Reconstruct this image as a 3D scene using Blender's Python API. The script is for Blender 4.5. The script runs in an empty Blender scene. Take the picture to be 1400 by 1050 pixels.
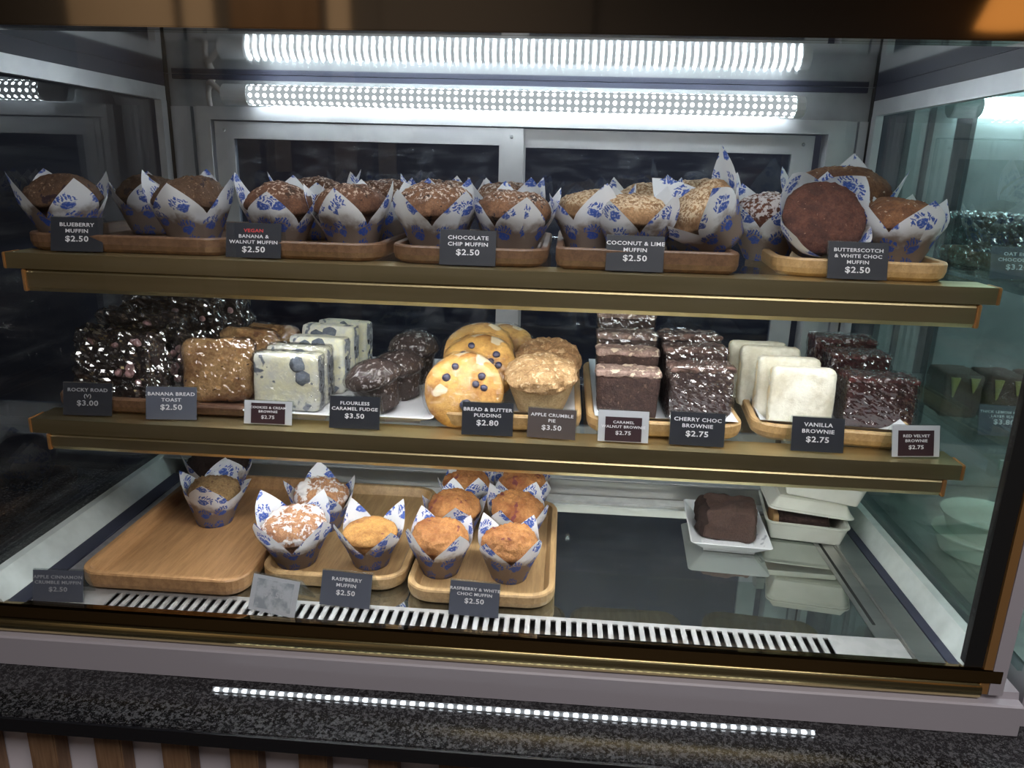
import bpy, bmesh, math, random
from mathutils import Vector, Matrix, noise
R = math.radians
PI = math.pi
sc = bpy.context.scene
COL = sc.collection

# ---------------------------------------------------------------- camera, world, lights, exposure
H = 0.543
cam_d = bpy.data.cameras.new('camera')
cam = bpy.data.objects.new('camera', cam_d)
COL.objects.link(cam)
cam_d.sensor_width = 36.0
cam_d.lens = 1026.2 / 1400 * 36.0
cam_d.clip_start = 0.01
_p, _y, _r = 0.279588, 0.0648972, 0.0277007
fw = Vector((-math.sin(_y) * math.cos(_p), math.cos(_y) * math.cos(_p), -math.sin(_p)))
rt = fw.cross(Vector((0, 0, 1))).normalized()
up = rt.cross(fw)
r2 = math.cos(_r) * rt + math.sin(_r) * up
u2 = -math.sin(_r) * rt + math.cos(_r) * up
cam.matrix_world = Matrix(((r2.x, u2.x, -fw.x, 0), (r2.y, u2.y, -fw.y, 0), (r2.z, u2.z, -fw.z, H), (0, 0, 0, 1)))
sc.camera = cam

world = bpy.data.worlds.new('world')
sc.world = world
world.use_nodes = True
world.node_tree.nodes['Background'].inputs[0].default_value = (0.55, 0.6, 0.7, 1)
world.node_tree.nodes['Background'].inputs[1].default_value = 0.02

sc.view_settings.view_transform = 'Standard'
sc.view_settings.look = 'None'
sc.view_settings.gamma = 1.0
sc.view_settings.use_curve_mapping = False
sc.view_settings.exposure = 0.15
sc.cycles.transparent_max_bounces = 32
sc.cycles.sample_clamp_indirect = 6.0

TUBE_E, TUBE_DOT = 0.45, 62.0     # ceiling tube: diffuser, chips
BAR_E = 46.0                     # LED bars under the shelf rails
TOP_E = 32.0                     # LED bar behind the header; also the added bars next door
NEXT_E = 15.0                     # tube in the neighbouring cabinet
GLOW_LINE_E = 3.5                   # added glowing line on the granite, standing in for reflected light


def area(name, loc, rot, sx, sy, power, col):
    l = bpy.data.lights.new(name, 'AREA')
    l.shape = 'RECTANGLE'
    l.size, l.size_y, l.energy, l.color = sx, sy, power, col
    o = bpy.data.objects.new(name, l)
    COL.objects.link(o)
    o.location, o.rotation_euler = loc, rot
    return o


area('room_ceiling_light', (0.35, -0.55, 1.72), (0, 0, 0), 1.4, 0.8, 29, (1.0, 0.95, 0.95))
area('added_back_fill', (0.3, 1.95, 1.7), (0, 0, 0), 1.2, 0.3, 5, (0.75, 0.85, 1.0))  # added unseen fill lamp, lifts the dark room behind the doors
area('wall_washer', (-1.6, -2.3, 1.7), (R(-35), 0, 0), 3.0, 0.3, 12, (1.0, 0.86, 0.70))


# ---------------------------------------------------------------- materials
class NT:
    def __init__(s, name):
        m = bpy.data.materials.new(name)
        m.use_nodes = True
        s.m, s.t = m, m.node_tree
        for n in list(s.t.nodes):
            s.t.nodes.remove(n)
        s.out = s.n('ShaderNodeOutputMaterial')

    def n(s, typ, **kw):
        nd = s.t.nodes.new(typ)
        for k, v in kw.items():
            setattr(nd, k, v)
        return nd

    def l(s, a, b):
        s.t.links.new(a, b)

    def set(s, sock, v):
        if hasattr(v, 'is_output') or isinstance(v, bpy.types.NodeSocket):
            s.l(v, sock)
        elif isinstance(v, (tuple, list)) and len(v) == 3 and sock.type == 'RGBA':
            sock.default_value = (*v, 1)
        else:
            sock.default_value = v

    def math(s, op, a, b=0.0, c=None):
        nd = s.n('ShaderNodeMath', operation=op)
        s.set(nd.inputs[0], a)
        s.set(nd.inputs[1], b)
        if c is not None:
            s.set(nd.inputs[2], c)
        return nd.outputs[0]

    def mix(s, f, a, b):
        nd = s.n('ShaderNodeMix', data_type='RGBA')
        s.set(nd.inputs[0], f)
        s.set(nd.inputs[6], a)
        s.set(nd.inputs[7], b)
        return nd.outputs[2]

    def coord(s, which='Object', scale=None):
        c = s.n('ShaderNodeTexCoord').outputs[which]
        if scale is not None:
            mp = s.n('ShaderNodeMapping')
            s.l(c, mp.inputs[0])
            mp.inputs['Scale'].default_value = scale
            c = mp.outputs[0]
        return c

    def noise(s, vec, scale, detail=3, rough=0.55):
        nd = s.n('ShaderNodeTexNoise')
        s.l(vec, nd.inputs['Vector'])
        nd.inputs['Scale'].default_value = scale
        nd.inputs['Detail'].default_value = detail
        nd.inputs['Roughness'].default_value = rough
        return nd.outputs[0]

    def step(s, v, lo, hi):
        nd = s.n('ShaderNodeMapRange')
        nd.interpolation_type = 'SMOOTHSTEP'
        s.set(nd.inputs[0], v)
        nd.inputs[1].default_value, nd.inputs[2].default_value = lo, hi
        return nd.outputs[0]

    def bump(s, h, strength, dist=0.001):
        nd = s.n('ShaderNodeBump')
        nd.inputs['Strength'].default_value = strength
        nd.inputs['Distance'].default_value = dist
        s.l(h, nd.inputs['Height'])
        return nd.outputs[0]

    def bsdf(s, col, rough=0.6, metal=0.0, **kw):
        b = s.n('ShaderNodeBsdfPrincipled')
        s.set(b.inputs['Base Color'], col)
        s.set(b.inputs['Roughness'], rough)
        s.set(b.inputs['Metallic'], metal)
        for k, v in kw.items():
            s.set(b.inputs[k.replace('_', ' ')], v)
        s.l(b.outputs[0], s.out.inputs[0])
        return b


def plain(name, c, rough=0.6, metal=0.0, c2=None, scale=40, bump=0.0, bscale=200, bdist=0.001, lo=0.4, hi=0.6, stretch=(1, 1, 1), **kw):
    t = NT(name)
    v = t.coord('Object', stretch)
    col = t.mix(t.step(t.noise(v, scale), lo, hi), c, c2) if c2 else c
    b = t.bsdf(col, rough, metal, **kw)
    if bump:
        t.l(t.bump(t.noise(v, bscale, 4), bump, bdist), b.inputs['Normal'])
    return t.m


def food(name, c, c2, scale=60, spots=None, spot_scale=90, spot_thr=0.62, dust=None, dust_z=(0.05, 0.07), dust_scale=70, dust_thr=0.5, rough=0.75, bump=0.6, bscale=260, side=None, side_z=None, grain=0.42):
    """baked crumb: two browns, dark or pale specks, optional topping dust above a height, optional paler side below one"""
    t = NT(name)
    v = t.coord('Object')
    col = t.mix(t.step(t.noise(v, scale, 6, 0.7), 0.36, 0.64), tuple(x * 1.12 for x in c), tuple(x * 0.85 for x in c2))
    sep = t.n('ShaderNodeSeparateXYZ')
    t.l(v, sep.inputs[0])
    gr = t.step(t.noise(v, 420, 3, 0.7), 0.34, 0.62)
    col = t.mix(t.math('MULTIPLY_ADD', gr, -grain, grain), col, tuple(x * 0.35 for x in c2))
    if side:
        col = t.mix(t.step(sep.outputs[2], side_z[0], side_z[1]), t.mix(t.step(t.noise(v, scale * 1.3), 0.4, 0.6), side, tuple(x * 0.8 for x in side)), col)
    if spots:
        col = t.mix(t.step(t.noise(v, spot_scale, 2), spot_thr, spot_thr + 0.04), col, spots)
    if dust:
        f = t.math('MULTIPLY', t.step(t.noise(v, dust_scale, 4, 0.65), dust_thr, dust_thr + 0.07), t.step(sep.outputs[2], *dust_z))
        col = t.mix(f, col, dust)
    b = t.bsdf(col, rough)
    b.inputs['Specular IOR Level'].default_value = 0.35
    t.l(t.bump(t.noise(v, bscale, 5, 0.75), bump, 0.006), b.inputs['Normal'])
    return t.m


def schlick(t, r0, normal=None):
    """thin-pane reflectance from the viewing angle, the same from either side"""
    g = t.n('ShaderNodeNewGeometry')
    d = t.n('ShaderNodeVectorMath', operation='DOT_PRODUCT')
    t.l(normal or g.outputs['Normal'], d.inputs[0])
    t.l(g.outputs['Incoming'], d.inputs[1])
    c = t.math('SUBTRACT', 1.0, t.math('MINIMUM', t.math('ABSOLUTE', d.outputs['Value']), 1.0))
    return t.math('MULTIPLY_ADD', t.math('POWER', c, 5.0), 1.0 - r0, r0)


def glass(name, tint=(0.96, 0.98, 0.97), r0=0.04, rough=0.0, smear=0.0):
    t = NT(name)
    tr = t.n('ShaderNodeBsdfTransparent')
    tr.inputs[0].default_value = (*tint, 1)
    gl = t.n('ShaderNodeBsdfGlossy')
    gl.inputs['Roughness'].default_value = rough
    mx = t.n('ShaderNodeMixShader')
    t.l(schlick(t, r0), mx.inputs[0])
    t.l(tr.outputs[0], mx.inputs[1])
    t.l(gl.outputs[0], mx.inputs[2])
    last = mx.outputs[0]
    if smear:                                        # wiped grease film: a thin whitish scatter in streaks
        v = t.coord('Object', (5, 1, 18))
        f = t.math('MULTIPLY', t.step(t.noise(v, 3.0, 5, 0.7), 0.45, 0.8), smear)
        df = t.n('ShaderNodeBsdfDiffuse')
        df.inputs[0].default_value = (0.8, 0.85, 0.88, 1)
        m2 = t.n('ShaderNodeMixShader')
        t.l(f, m2.inputs[0])
        t.l(last, m2.inputs[1])
        t.l(df.outputs[0], m2.inputs[2])
        last = m2.outputs[0]
    t.l(last, t.out.inputs[0])
    return t.m


def film(name, strength=1.0, scale=120, r0=0.09, tint=0.95, rough=0.16, bdist=0.008):
    """cling film: clear, with sharp crinkle glints"""
    t = NT(name)
    tr = t.n('ShaderNodeBsdfTransparent')
    tr.inputs[0].default_value = (tint, tint, tint, 1)
    gl = t.n('ShaderNodeBsdfGlossy')
    gl.inputs['Roughness'].default_value = rough
    v = t.coord('Object', (1, 1, 0.5))
    nz = t.noise(v, scale, 3, 0.6)
    nb = t.bump(nz, strength, bdist)
    t.l(nb, gl.inputs['Normal'])
    mx = t.n('ShaderNodeMixShader')
    t.l(schlick(t, r0, nb), mx.inputs[0])
    t.l(tr.outputs[0], mx.inputs[1])
    t.l(gl.outputs[0], mx.inputs[2])
    t.l(mx.outputs[0], t.out.inputs[0])
    return t.m


def emit(name, col, strength):
    t = NT(name)
    e = t.n('ShaderNodeEmission')
    e.inputs[0].default_value = (*col, 1)
    e.inputs[1].default_value = strength
    t.l(e.outputs[0], t.out.inputs[0])
    return t.m


def led_dots(name, base, dot, px, py, rad=0.3, col=(0.86, 0.95, 1.0)):
    """frosted tube lit by rows of chips: u along the tube, v around it (metres)"""
    t = NT(name)
    uv = t.coord('UV')
    sep = t.n('ShaderNodeSeparateXYZ')
    t.l(uv, sep.inputs[0])
    fx = t.math('SUBTRACT', t.math('FRACT', t.math('DIVIDE', sep.outputs[0], px)), 0.5)
    fy = t.math('SUBTRACT', t.math('FRACT', t.math('DIVIDE', sep.outputs[1], py)), 0.5)
    d = t.math('SQRT', t.math('ADD', t.math('MULTIPLY', fx, fx), t.math('MULTIPLY', t.math('MULTIPLY', fy, fy), 0.8)))
    f = t.math('SUBTRACT', 1.0, t.step(d, rad * 0.3, rad * 1.5))
    e = t.n('ShaderNodeEmission')
    e.inputs[0].default_value = (*col, 1)
    t.l(t.math('MULTIPLY_ADD', f, dot, base), e.inputs[1])
    t.l(e.outputs[0], t.out.inputs[0])
    return t.m


def paper(name):
    """greaseproof muffin paper: white, blue flower-paw prints, see-through brown where the cake soaks it"""
    t = NT(name)
    uv = t.coord('UV')
    vo = t.n('ShaderNodeTexVoronoi')
    vo.voronoi_dimensions = '2D'
    nz = t.n('ShaderNodeTexNoise')
    t.l(uv, nz.inputs['Vector'])
    nz.inputs['Scale'].default_value = 170
    off = t.n('ShaderNodeVectorMath', operation='SUBTRACT')
    t.l(nz.outputs['Color'], off.inputs[0])
    off.inputs[1].default_value = (0.5, 0.5, 0.5)
    sc_ = t.n('ShaderNodeVectorMath', operation='SCALE')
    t.l(off.outputs[0], sc_.inputs[0])
    sc_.inputs['Scale'].default_value = 0.009
    ad = t.n('ShaderNodeVectorMath', operation='ADD')
    t.l(uv, ad.inputs[0])
    t.l(sc_.outputs[0], ad.inputs[1])
    wuv = ad.outputs[0]
    t.l(wuv, vo.inputs['Vector'])
    vo.inputs['Scale'].default_value = 36.0
    vo.inputs['Randomness'].default_value = 0.35
    sub = t.n('ShaderNodeVectorMath', operation='SUBTRACT')
    mp = t.n('ShaderNodeVectorMath', operation='SCALE')
    t.l(wuv, sub.inputs[0])
    t.l(vo.outputs['Position'], sub.inputs[1])
    t.l(sub.outputs[0], mp.inputs[0])
    mp.inputs['Scale'].default_value = 36.0
    rot = t.n('ShaderNodeVectorRotate', rotation_type='Z_AXIS')
    t.l(mp.outputs[0], rot.inputs['Vector'])
    sepc = t.n('ShaderNodeSeparateColor')
    t.l(vo.outputs['Color'], sepc.inputs[0])
    t.l(t.math('MULTIPLY_ADD', sepc.outputs[0], 1.6, -0.8), rot.inputs['Angle'])
    sp = t.n('ShaderNodeSeparateXYZ')
    t.l(rot.outputs[0], sp.inputs[0])
    x, y = sp.outputs[0], sp.outputs[1]

    def blob(cx, cy, rx, ry):
        dx = t.math('DIVIDE', t.math('SUBTRACT', x, cx), rx)
        dy = t.math('DIVIDE', t.math('SUBTRACT', y, cy), ry)
        d = t.math('ADD', t.math('MULTIPLY', dx, dx), t.math('MULTIPLY', dy, dy))
        return t.math('SUBTRACT', 1.0, t.step(d, 0.7, 1.15))

    s = blob(0.0, -0.17, 0.25, 0.19)
    for a in ((-0.3, 0.03, 0.045, 0.13), (-0.19, 0.15, 0.045, 0.15), (-0.06, 0.2, 0.04, 0.15), (0.06, 0.21, 0.04, 0.16), (0.18, 0.16, 0.045, 0.14), (0.29, 0.04, 0.045, 0.12)):
        s = t.math('MAXIMUM', s, blob(*a))
    wob = t.step(t.noise(uv, 420, 2), 0.3, 0.5)
    s = t.math('MULTIPLY', s, t.math('MULTIPLY_ADD', wob, 0.65, 0.35))
    su = t.n('ShaderNodeSeparateXYZ')
    t.l(uv, su.inputs[0])
    base = t.mix(t.noise(uv, 40), (0.80, 0.83, 0.87), (0.9, 0.92, 0.94))
    g = t.math('SUBTRACT', t.math('MULTIPLY_ADD', t.noise(uv, 30, 4), 0.07, 0.009), su.outputs[1])
    base = t.mix(t.math('MULTIPLY', t.step(g, -0.006, 0.012), 0.88), base, (0.165, 0.1, 0.058))
    col = t.mix(t.math('MULTIPLY', s, 0.97), base, (0.03, 0.1, 0.48))
    b = t.n('ShaderNodeBsdfPrincipled')
    t.l(col, b.inputs['Base Color'])
    b.inputs['Roughness'].default_value = 0.55
    tl = t.n('ShaderNodeBsdfTranslucent')
    t.l(col, tl.inputs[0])
    mx = t.n('ShaderNodeMixShader')
    mx.inputs[0].default_value = 0.22
    t.l(b.outputs[0], mx.inputs[1])
    t.l(tl.outputs[0], mx.inputs[2])
    t.l(mx.outputs[0], t.out.inputs[0])
    return t.m


def wood(name, c, c2, rough=0.45, axis=1, scale=26):
    t = NT(name)
    st = [1.0, 1.0, 1.0]
    st[axis] = 0.08
    v = t.coord('Object', tuple(st))
    g = t.noise(v, scale * 5, 5, 0.6)
    f = t.noise(v, scale * 18, 3)
    col = t.mix(t.step(g, 0.35, 0.65), c, c2)
    col = t.mix(t.math('MULTIPLY', t.step(f, 0.5, 0.7), 0.35), col, tuple(x * 0.6 for x in c2))
    b = t.bsdf(col, rough)
    t.l(t.bump(f, 0.15, 0.0004), b.inputs['Normal'])
    return t.m


def granite(name):
    t = NT(name)
    v = t.coord('Object')
    n1 = t.noise(v, 230, 4, 0.7)
    n2 = t.noise(v, 700, 2, 0.6)
    col = t.mix(t.step(n1, 0.44, 0.62), (0.004, 0.004, 0.005), (0.065, 0.065, 0.068))
    col = t.mix(t.step(n2, 0.62, 0.7), col, (0.22, 0.21, 0.2))
    t.bsdf(col, 0.16)
    return t.m


M = {}
M['glass_front'] = glass('front_glass', (0.985, 0.99, 0.988), 0.02, 0.0, 0.010)
M['glass_side'] = glass('side_glass', (0.84, 0.92, 0.905), 0.07, 0.0, 0.065)
M['glass_left'] = glass('left_glass', (0.90, 0.93, 0.94), 0.10, 0.0, 0.04)
M['glass_door'] = glass('door_glass', (0.75, 0.79, 0.85), 0.05, 0.0, 0.12)
M['glass_shelf'] = glass('shelf_glass', (0.93, 0.965, 0.95), 0.04)
M['acrylic'] = glass('clear_acrylic', (0.93, 0.95, 0.95), 0.05, 0.05, 0.14)
M['alu'] = plain('white_aluminium', (0.62, 0.64, 0.66), 0.38, 0.35, (0.55, 0.57, 0.6), 14)
M['alu_dark'] = plain('dull_aluminium', (0.42, 0.44, 0.46), 0.42, 0.5, (0.35, 0.37, 0.38), 14)
M['rail_white'] = plain('pale_sealed_rail', (0.62, 0.68, 0.65), 0.5, 0.0, (0.55, 0.61, 0.58), 60, lo=0.3, hi=0.7)
M['steel'] = plain('brushed_steel', (0.52, 0.52, 0.5), 0.3, 0.9, (0.44, 0.44, 0.43), 30, 0.15, 300, stretch=(0.1, 1, 1))
M['steel_light'] = plain('pale_steel', (0.68, 0.68, 0.68), 0.38, 0.7, (0.6, 0.6, 0.6), 60)
M['grille'] = plain('satin_grille_steel', (0.5, 0.5, 0.49), 0.4, 0.4, (0.44, 0.44, 0.43), 50)
M['mirror'] = plain('mirror_steel', (0.72, 0.73, 0.74), 0.07, 1.0, bump=0.02, bscale=12)
M['deck'] = plain('dark_mirror_deck', (0.60, 0.635, 0.61), 0.02, 0.96, (0.52, 0.555, 0.53), 6)
M['gasket'] = plain('navy_rubber_gasket', (0.03, 0.034, 0.06), 0.55)
M['black'] = plain('black_rubber', (0.006, 0.006, 0.006), 0.6)
M['gold'] = plain('brushed_brass', (0.62, 0.52, 0.29), 0.4, 1.0, (0.5, 0.41, 0.22), 22, 0.1, 200, stretch=(0.06, 1, 1))
M['gold_mirror'] = plain('polished_bronze', (0.26, 0.17, 0.07), 0.06, 1.0)
M['header'] = plain('dark_bronze_mirror', (0.36, 0.295, 0.22), 0.05, 1.0)
M['copper'] = plain('copper_end_cap', (0.62, 0.33, 0.12), 0.4, 0.7)
M['brass'] = plain('polished_brass', (0.72, 0.60, 0.30), 0.2, 1.0)
M['trim_white'] = plain('lilac_white_plastic', (0.42, 0.39, 0.42), 0.45)
M['granite'] = granite('black_granite')
M['granite_edge'] = plain('polished_black_edge', (0.008, 0.008, 0.01), 0.25)
M['panel'] = plain('lilac_white_panel', (0.78, 0.74, 0.79), 0.6)
M['slat'] = wood('brown_slat_wood', (0.30, 0.18, 0.10), (0.21, 0.115, 0.06), 0.5, 2)
M['tray_light'] = wood('bamboo', (0.55, 0.36, 0.17), (0.43, 0.27, 0.12), 0.42, 1)
M['tray_red'] = wood('acacia', (0.48, 0.27, 0.12), (0.36, 0.19, 0.08), 0.42, 1)
M['tray_brown'] = wood('brown_acacia', (0.17, 0.092, 0.05), (0.11, 0.058, 0.032), 0.45, 1)
M['tray_dark'] = wood('dark_walnut', (0.12, 0.06, 0.035), (0.08, 0.04, 0.025), 0.45, 1)
M['plate'] = plain('white_glazed_china', (0.8, 0.81, 0.83), 0.18)
M['marble'] = plain('white_marbled_china', (0.82, 0.83, 0.84), 0.2, 0, (0.45, 0.47, 0.5), 26, lo=0.66, hi=0.7)
M['foam'] = plain('cream_sugarcane_pulp', (0.80, 0.80, 0.70), 0.6, 0, (0.76, 0.76, 0.66), 30, 0.15, 500)
M['liner'] = plain('white_greaseproof_liner', (0.72, 0.74, 0.77), 0.5)
M['paper'] = paper('printed_muffin_paper')
M['card_dark'] = plain('charcoal_card', (0.022, 0.025, 0.033), 0.4)
M['card_maroon'] = plain('maroon_card', (0.035, 0.015, 0.02), 0.45)
M['card_brown'] = plain('grey_brown_card', (0.075, 0.058, 0.055), 0.5)
M['card_glare'] = plain('painted_glare_card', (0.5, 0.53, 0.56), 0.35, 0, (0.3, 0.33, 0.36), 60)  # washed-out glare painted into the card's grey
M['card_grey'] = plain('slate_grey_card', (0.09, 0.1, 0.13), 0.35)
M['card_pale'] = plain('pale_card_backing', (0.5, 0.52, 0.55), 0.5)
M['ink_white'] = plain('white_ink', (0.75, 0.75, 0.77), 0.5)
M['ink_grey'] = plain('grey_ink', (0.34, 0.35, 0.37), 0.5)
M['ink_red'] = plain('red_ink', (0.6, 0.06, 0.06), 0.5)
M['film'] = film('cling_film', 0.4, 200, 0.2, 0.96, 0.12, 0.004)
M['film_soft'] = film('thin_cling_film', 0.4, 160, 0.05, 0.97, 0.16, 0.004)
M['film_bag'] = film('cellophane_bag', 0.4, 90, 0.34, 0.93, 0.12, 0.004)
M['cap'] = plain('white_tube_cap', (0.75, 0.77, 0.78), 0.4)
M['cable'] = plain('grey_cable', (0.5, 0.48, 0.46), 0.5)
M['tube'] = led_dots('lit_led_tube', TUBE_E, TUBE_DOT, 0.0122, 0.0115, 0.2)
M['bar'] = emit('lit_led_bar', (0.92, 0.96, 1.0), BAR_E)
M['top_bar'] = emit('lit_top_bar', (0.92, 0.96, 1.0), TOP_E)
M['tube_next'] = emit('lit_next_tube', (0.85, 0.95, 1.0), NEXT_E)
M['strip'] = led_dots('added_glow_dots', GLOW_LINE_E * 0.08, GLOW_LINE_E * 2.4, 0.0115, 0.02, 0.22, (0.86, 0.93, 1.0))  # glowing dots stand in for LED light reflected on the granite
M['back_dark'] = plain('dark_back_room', (0.07, 0.078, 0.11), 0.7)
M['room_wall'] = plain('dim_room_wall', (0.15, 0.145, 0.15), 0.8)
M['room_panel'] = wood('honey_wood_panel', (0.26, 0.16, 0.09), (0.2, 0.12, 0.065), 0.5, 2, 4)
M['room_cream'] = plain('cream_panel', (0.75, 0.63, 0.5), 0.6)
M['orange'] = emit('lit_amber_shade', (1.0, 0.45, 0.12), 1.3)
M['floor'] = plain('dark_floor', (0.1, 0.09, 0.085), 0.5)
# foods
M['m_blue'] = food('blueberry_muffin', (0.075, 0.04, 0.024), (0.145, 0.078, 0.04), spots=(0.03, 0.015, 0.02), spot_scale=60, spot_thr=0.6, dust=(0.36, 0.25, 0.16), dust_thr=0.6, dust_scale=300)
M['m_walnut'] = food('walnut_muffin', (0.15, 0.066, 0.034), (0.095, 0.04, 0.022), spots=(0.05, 0.025, 0.015), dust=(0.55, 0.42, 0.33), dust_z=(0.064, 0.074), dust_scale=190, dust_thr=0.53)
M['m_chip'] = food('choc_chip_muffin', (0.22, 0.11, 0.055), (0.14, 0.062, 0.032), spots=(0.03, 0.015, 0.012), spot_thr=0.6, dust=(0.66, 0.55, 0.47), dust_z=(0.064, 0.074), dust_scale=240, dust_thr=0.53)
M['m_coco'] = food('coconut_lime_muffin', (0.35, 0.2, 0.095), (0.26, 0.14, 0.065), dust=(0.62, 0.48, 0.32), dust_z=(0.06, 0.07), dust_scale=260, dust_thr=0.47)
M['m_butter'] = food('butterscotch_muffin', (0.135, 0.052, 0.034), (0.085, 0.033, 0.024), spots=(0.4, 0.25, 0.18), spot_scale=220, spot_thr=0.71)
M['m_butter_dust'] = food('dusted_butterscotch_muffin', (0.2, 0.075, 0.04), (0.14, 0.05, 0.03), dust=(0.78, 0.72, 0.7), dust_z=(0.055, 0.062), dust_scale=150, dust_thr=0.46)
M['m_toffee'] = food('toffee_muffin', (0.25, 0.115, 0.05), (0.17, 0.07, 0.035), spots=(0.5, 0.38, 0.28), spot_scale=170, spot_thr=0.66)
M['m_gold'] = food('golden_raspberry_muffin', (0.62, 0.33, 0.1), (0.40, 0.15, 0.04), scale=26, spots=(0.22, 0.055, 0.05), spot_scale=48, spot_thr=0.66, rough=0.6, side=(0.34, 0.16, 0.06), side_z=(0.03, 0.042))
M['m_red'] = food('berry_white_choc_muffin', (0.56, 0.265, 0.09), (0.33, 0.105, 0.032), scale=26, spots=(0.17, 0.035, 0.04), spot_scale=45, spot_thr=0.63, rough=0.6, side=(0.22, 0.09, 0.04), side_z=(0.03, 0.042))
M['m_iced'] = food('iced_crumble_muffin', (0.48, 0.25, 0.12), (0.36, 0.15, 0.07), dust=(0.74, 0.70, 0.68), dust_z=(0.048, 0.055), dust_scale=55, dust_thr=0.47, rough=0.55)
M['m_crumble'] = food('crumble_muffin', (0.47, 0.3, 0.14), (0.36, 0.21, 0.09), spots=(0.2, 0.1, 0.05), bump=0.9)
M['m_dark'] = food('dark_chocolate_muffin', (0.02, 0.01, 0.008), (0.035, 0.018, 0.013))
M['fudge'] = food('flourless_fudge_cake', (0.035, 0.02, 0.016), (0.07, 0.042, 0.034), spots=(0.3, 0.27, 0.26), spot_scale=150, spot_thr=0.6)
M['pudding'] = food('bread_pudding', (0.68, 0.39, 0.11), (0.46, 0.19, 0.045), scale=24, spots=(0.80, 0.66, 0.44), spot_scale=30, spot_thr=0.58, side=(0.5, 0.3, 0.13), side_z=(0.02, 0.03), rough=0.5, bump=0.35, grain=0.1)
M['crumb'] = food('apple_crumble_top', (0.56, 0.36, 0.18), (0.42, 0.24, 0.1), scale=80, spots=(0.68, 0.5, 0.3), spot_scale=130, spot_thr=0.6)
M['crumb_brown'] = food('browner_crumble_top', (0.42, 0.24, 0.11), (0.33, 0.17, 0.07), scale=80, spots=(0.52, 0.34, 0.18), spot_scale=130, spot_thr=0.6)
M['pastry'] = food('pale_pie_pastry', (0.52, 0.37, 0.19), (0.44, 0.29, 0.13), scale=40, bump=0.3)
M['choc'] = food('chocolate_slab', (0.065, 0.034, 0.026), (0.045, 0.022, 0.018), scale=90, spots=(0.13, 0.08, 0.065), spot_scale=200, spot_thr=0.64)
M['choc_crust'] = food('papery_brownie_crust', (0.22, 0.13, 0.105), (0.12, 0.065, 0.052), scale=70, spots=(0.42, 0.31, 0.26), spot_scale=90, spot_thr=0.6, rough=0.5)
M['nut_crust'] = food('nutty_caramel_crust', (0.42, 0.29, 0.24), (0.24, 0.145, 0.115), scale=80, spots=(0.74, 0.6, 0.46), spot_scale=75, spot_thr=0.57, rough=0.5)
M['brownie'] = food('crumbly_brownie', (0.05, 0.025, 0.022), (0.085, 0.046, 0.04), scale=150, spots=(0.16, 0.1, 0.09), spot_scale=260, spot_thr=0.62)
M['velvet'] = food('red_velvet', (0.075, 0.014, 0.014), (0.045, 0.01, 0.01), scale=90)
M['velvet_crust'] = food('red_velvet_crust', (0.16, 0.045, 0.04), (0.08, 0.02, 0.02), scale=90, spots=(0.4, 0.3, 0.3), spot_scale=120, spot_thr=0.62)
M['vanilla'] = food('vanilla_slab', (0.78, 0.75, 0.64), (0.72, 0.66, 0.5), scale=26, bump=0.3, bscale=160, grain=0.1)
M['vanilla_edge'] = food('vanilla_edge', (0.68, 0.55, 0.32), (0.75, 0.68, 0.5), scale=60, bump=0.3, grain=0.1)
M['oreo'] = food('cookie_cream_slab', (0.75, 0.72, 0.5), (0.78, 0.78, 0.7), scale=40, spots=(0.16, 0.18, 0.22), spot_scale=48, spot_thr=0.63, bump=0.3, grain=0.1)
M['oreo_edge'] = food('cookie_edge', (0.4, 0.42, 0.45), (0.2, 0.21, 0.23), scale=70, spots=(0.04, 0.04, 0.045), spot_scale=110, spot_thr=0.58)
M['cookie'] = food('dark_cookie_piece', (0.13, 0.15, 0.19), (0.22, 0.25, 0.29), scale=160)
M['rocky'] = food('rocky_road', (0.022, 0.013, 0.011), (0.045, 0.026, 0.022), scale=50, spots=(0.55, 0.3, 0.3), spot_scale=40, spot_thr=0.7)
M['banana'] = food('banana_bread', (0.52, 0.32, 0.14), (0.36, 0.18, 0.07), scale=30, spots=(0.09, 0.045, 0.03), spot_scale=110, spot_thr=0.68)
M['banana_crust'] = food('banana_bread_crust', (0.22, 0.1, 0.045), (0.15, 0.065, 0.03), scale=50)
M['mud'] = food('mud_cake', (0.09, 0.05, 0.04), (0.125, 0.072, 0.055), scale=120, rough=0.6)
M['mud_dark'] = food('dark_mud_cake', (0.03, 0.016, 0.013), (0.05, 0.026, 0.02), scale=120)
M['m_pink'] = plain('pink_marshmallow', (0.6, 0.36, 0.36), 0.6)
M['berry'] = plain('blueberry_skin', (0.03, 0.03, 0.07), 0.3, 0, (0.09, 0.08, 0.11), 60)
M['lemon'] = plain('yellow_drip', (0.32, 0.28, 0.1), 0.4)
M['biscuit'] = plain('biscuit_edge', (0.5, 0.3, 0.13), 0.7)


# ---------------------------------------------------------------- building helpers
def link(name, me, m=None, parent=None, loc=(0, 0, 0), rot=(0, 0, 0)):
    o = bpy.data.objects.new(name, me)
    COL.objects.link(o)
    if m is not None and me is not None and not me.materials:
        me.materials.append(M[m] if isinstance(m, str) else m)
    if parent:
        o.parent = parent
    o.location, o.rotation_euler = loc, rot
    return o


def obj(name, bm, m, parent=None, loc=(0, 0, 0), rot=(0, 0, 0), smooth=False):
    bm.normal_update()
    me = bpy.data.meshes.new(name)
    bm.to_mesh(me)
    bm.free()
    if smooth:
        for p in me.polygons:
            p.use_smooth = True
    return link(name, me, m, parent, loc, rot)


def thing(name, label, cat, loc=(0, 0, 0), rot=(0, 0, 0), group=None):
    o = bpy.data.objects.new(name, None)
    COL.objects.link(o)
    o.empty_display_size = 0.02
    o.location, o.rotation_euler = loc, rot
    return tag(o, label, cat, group)


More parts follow.
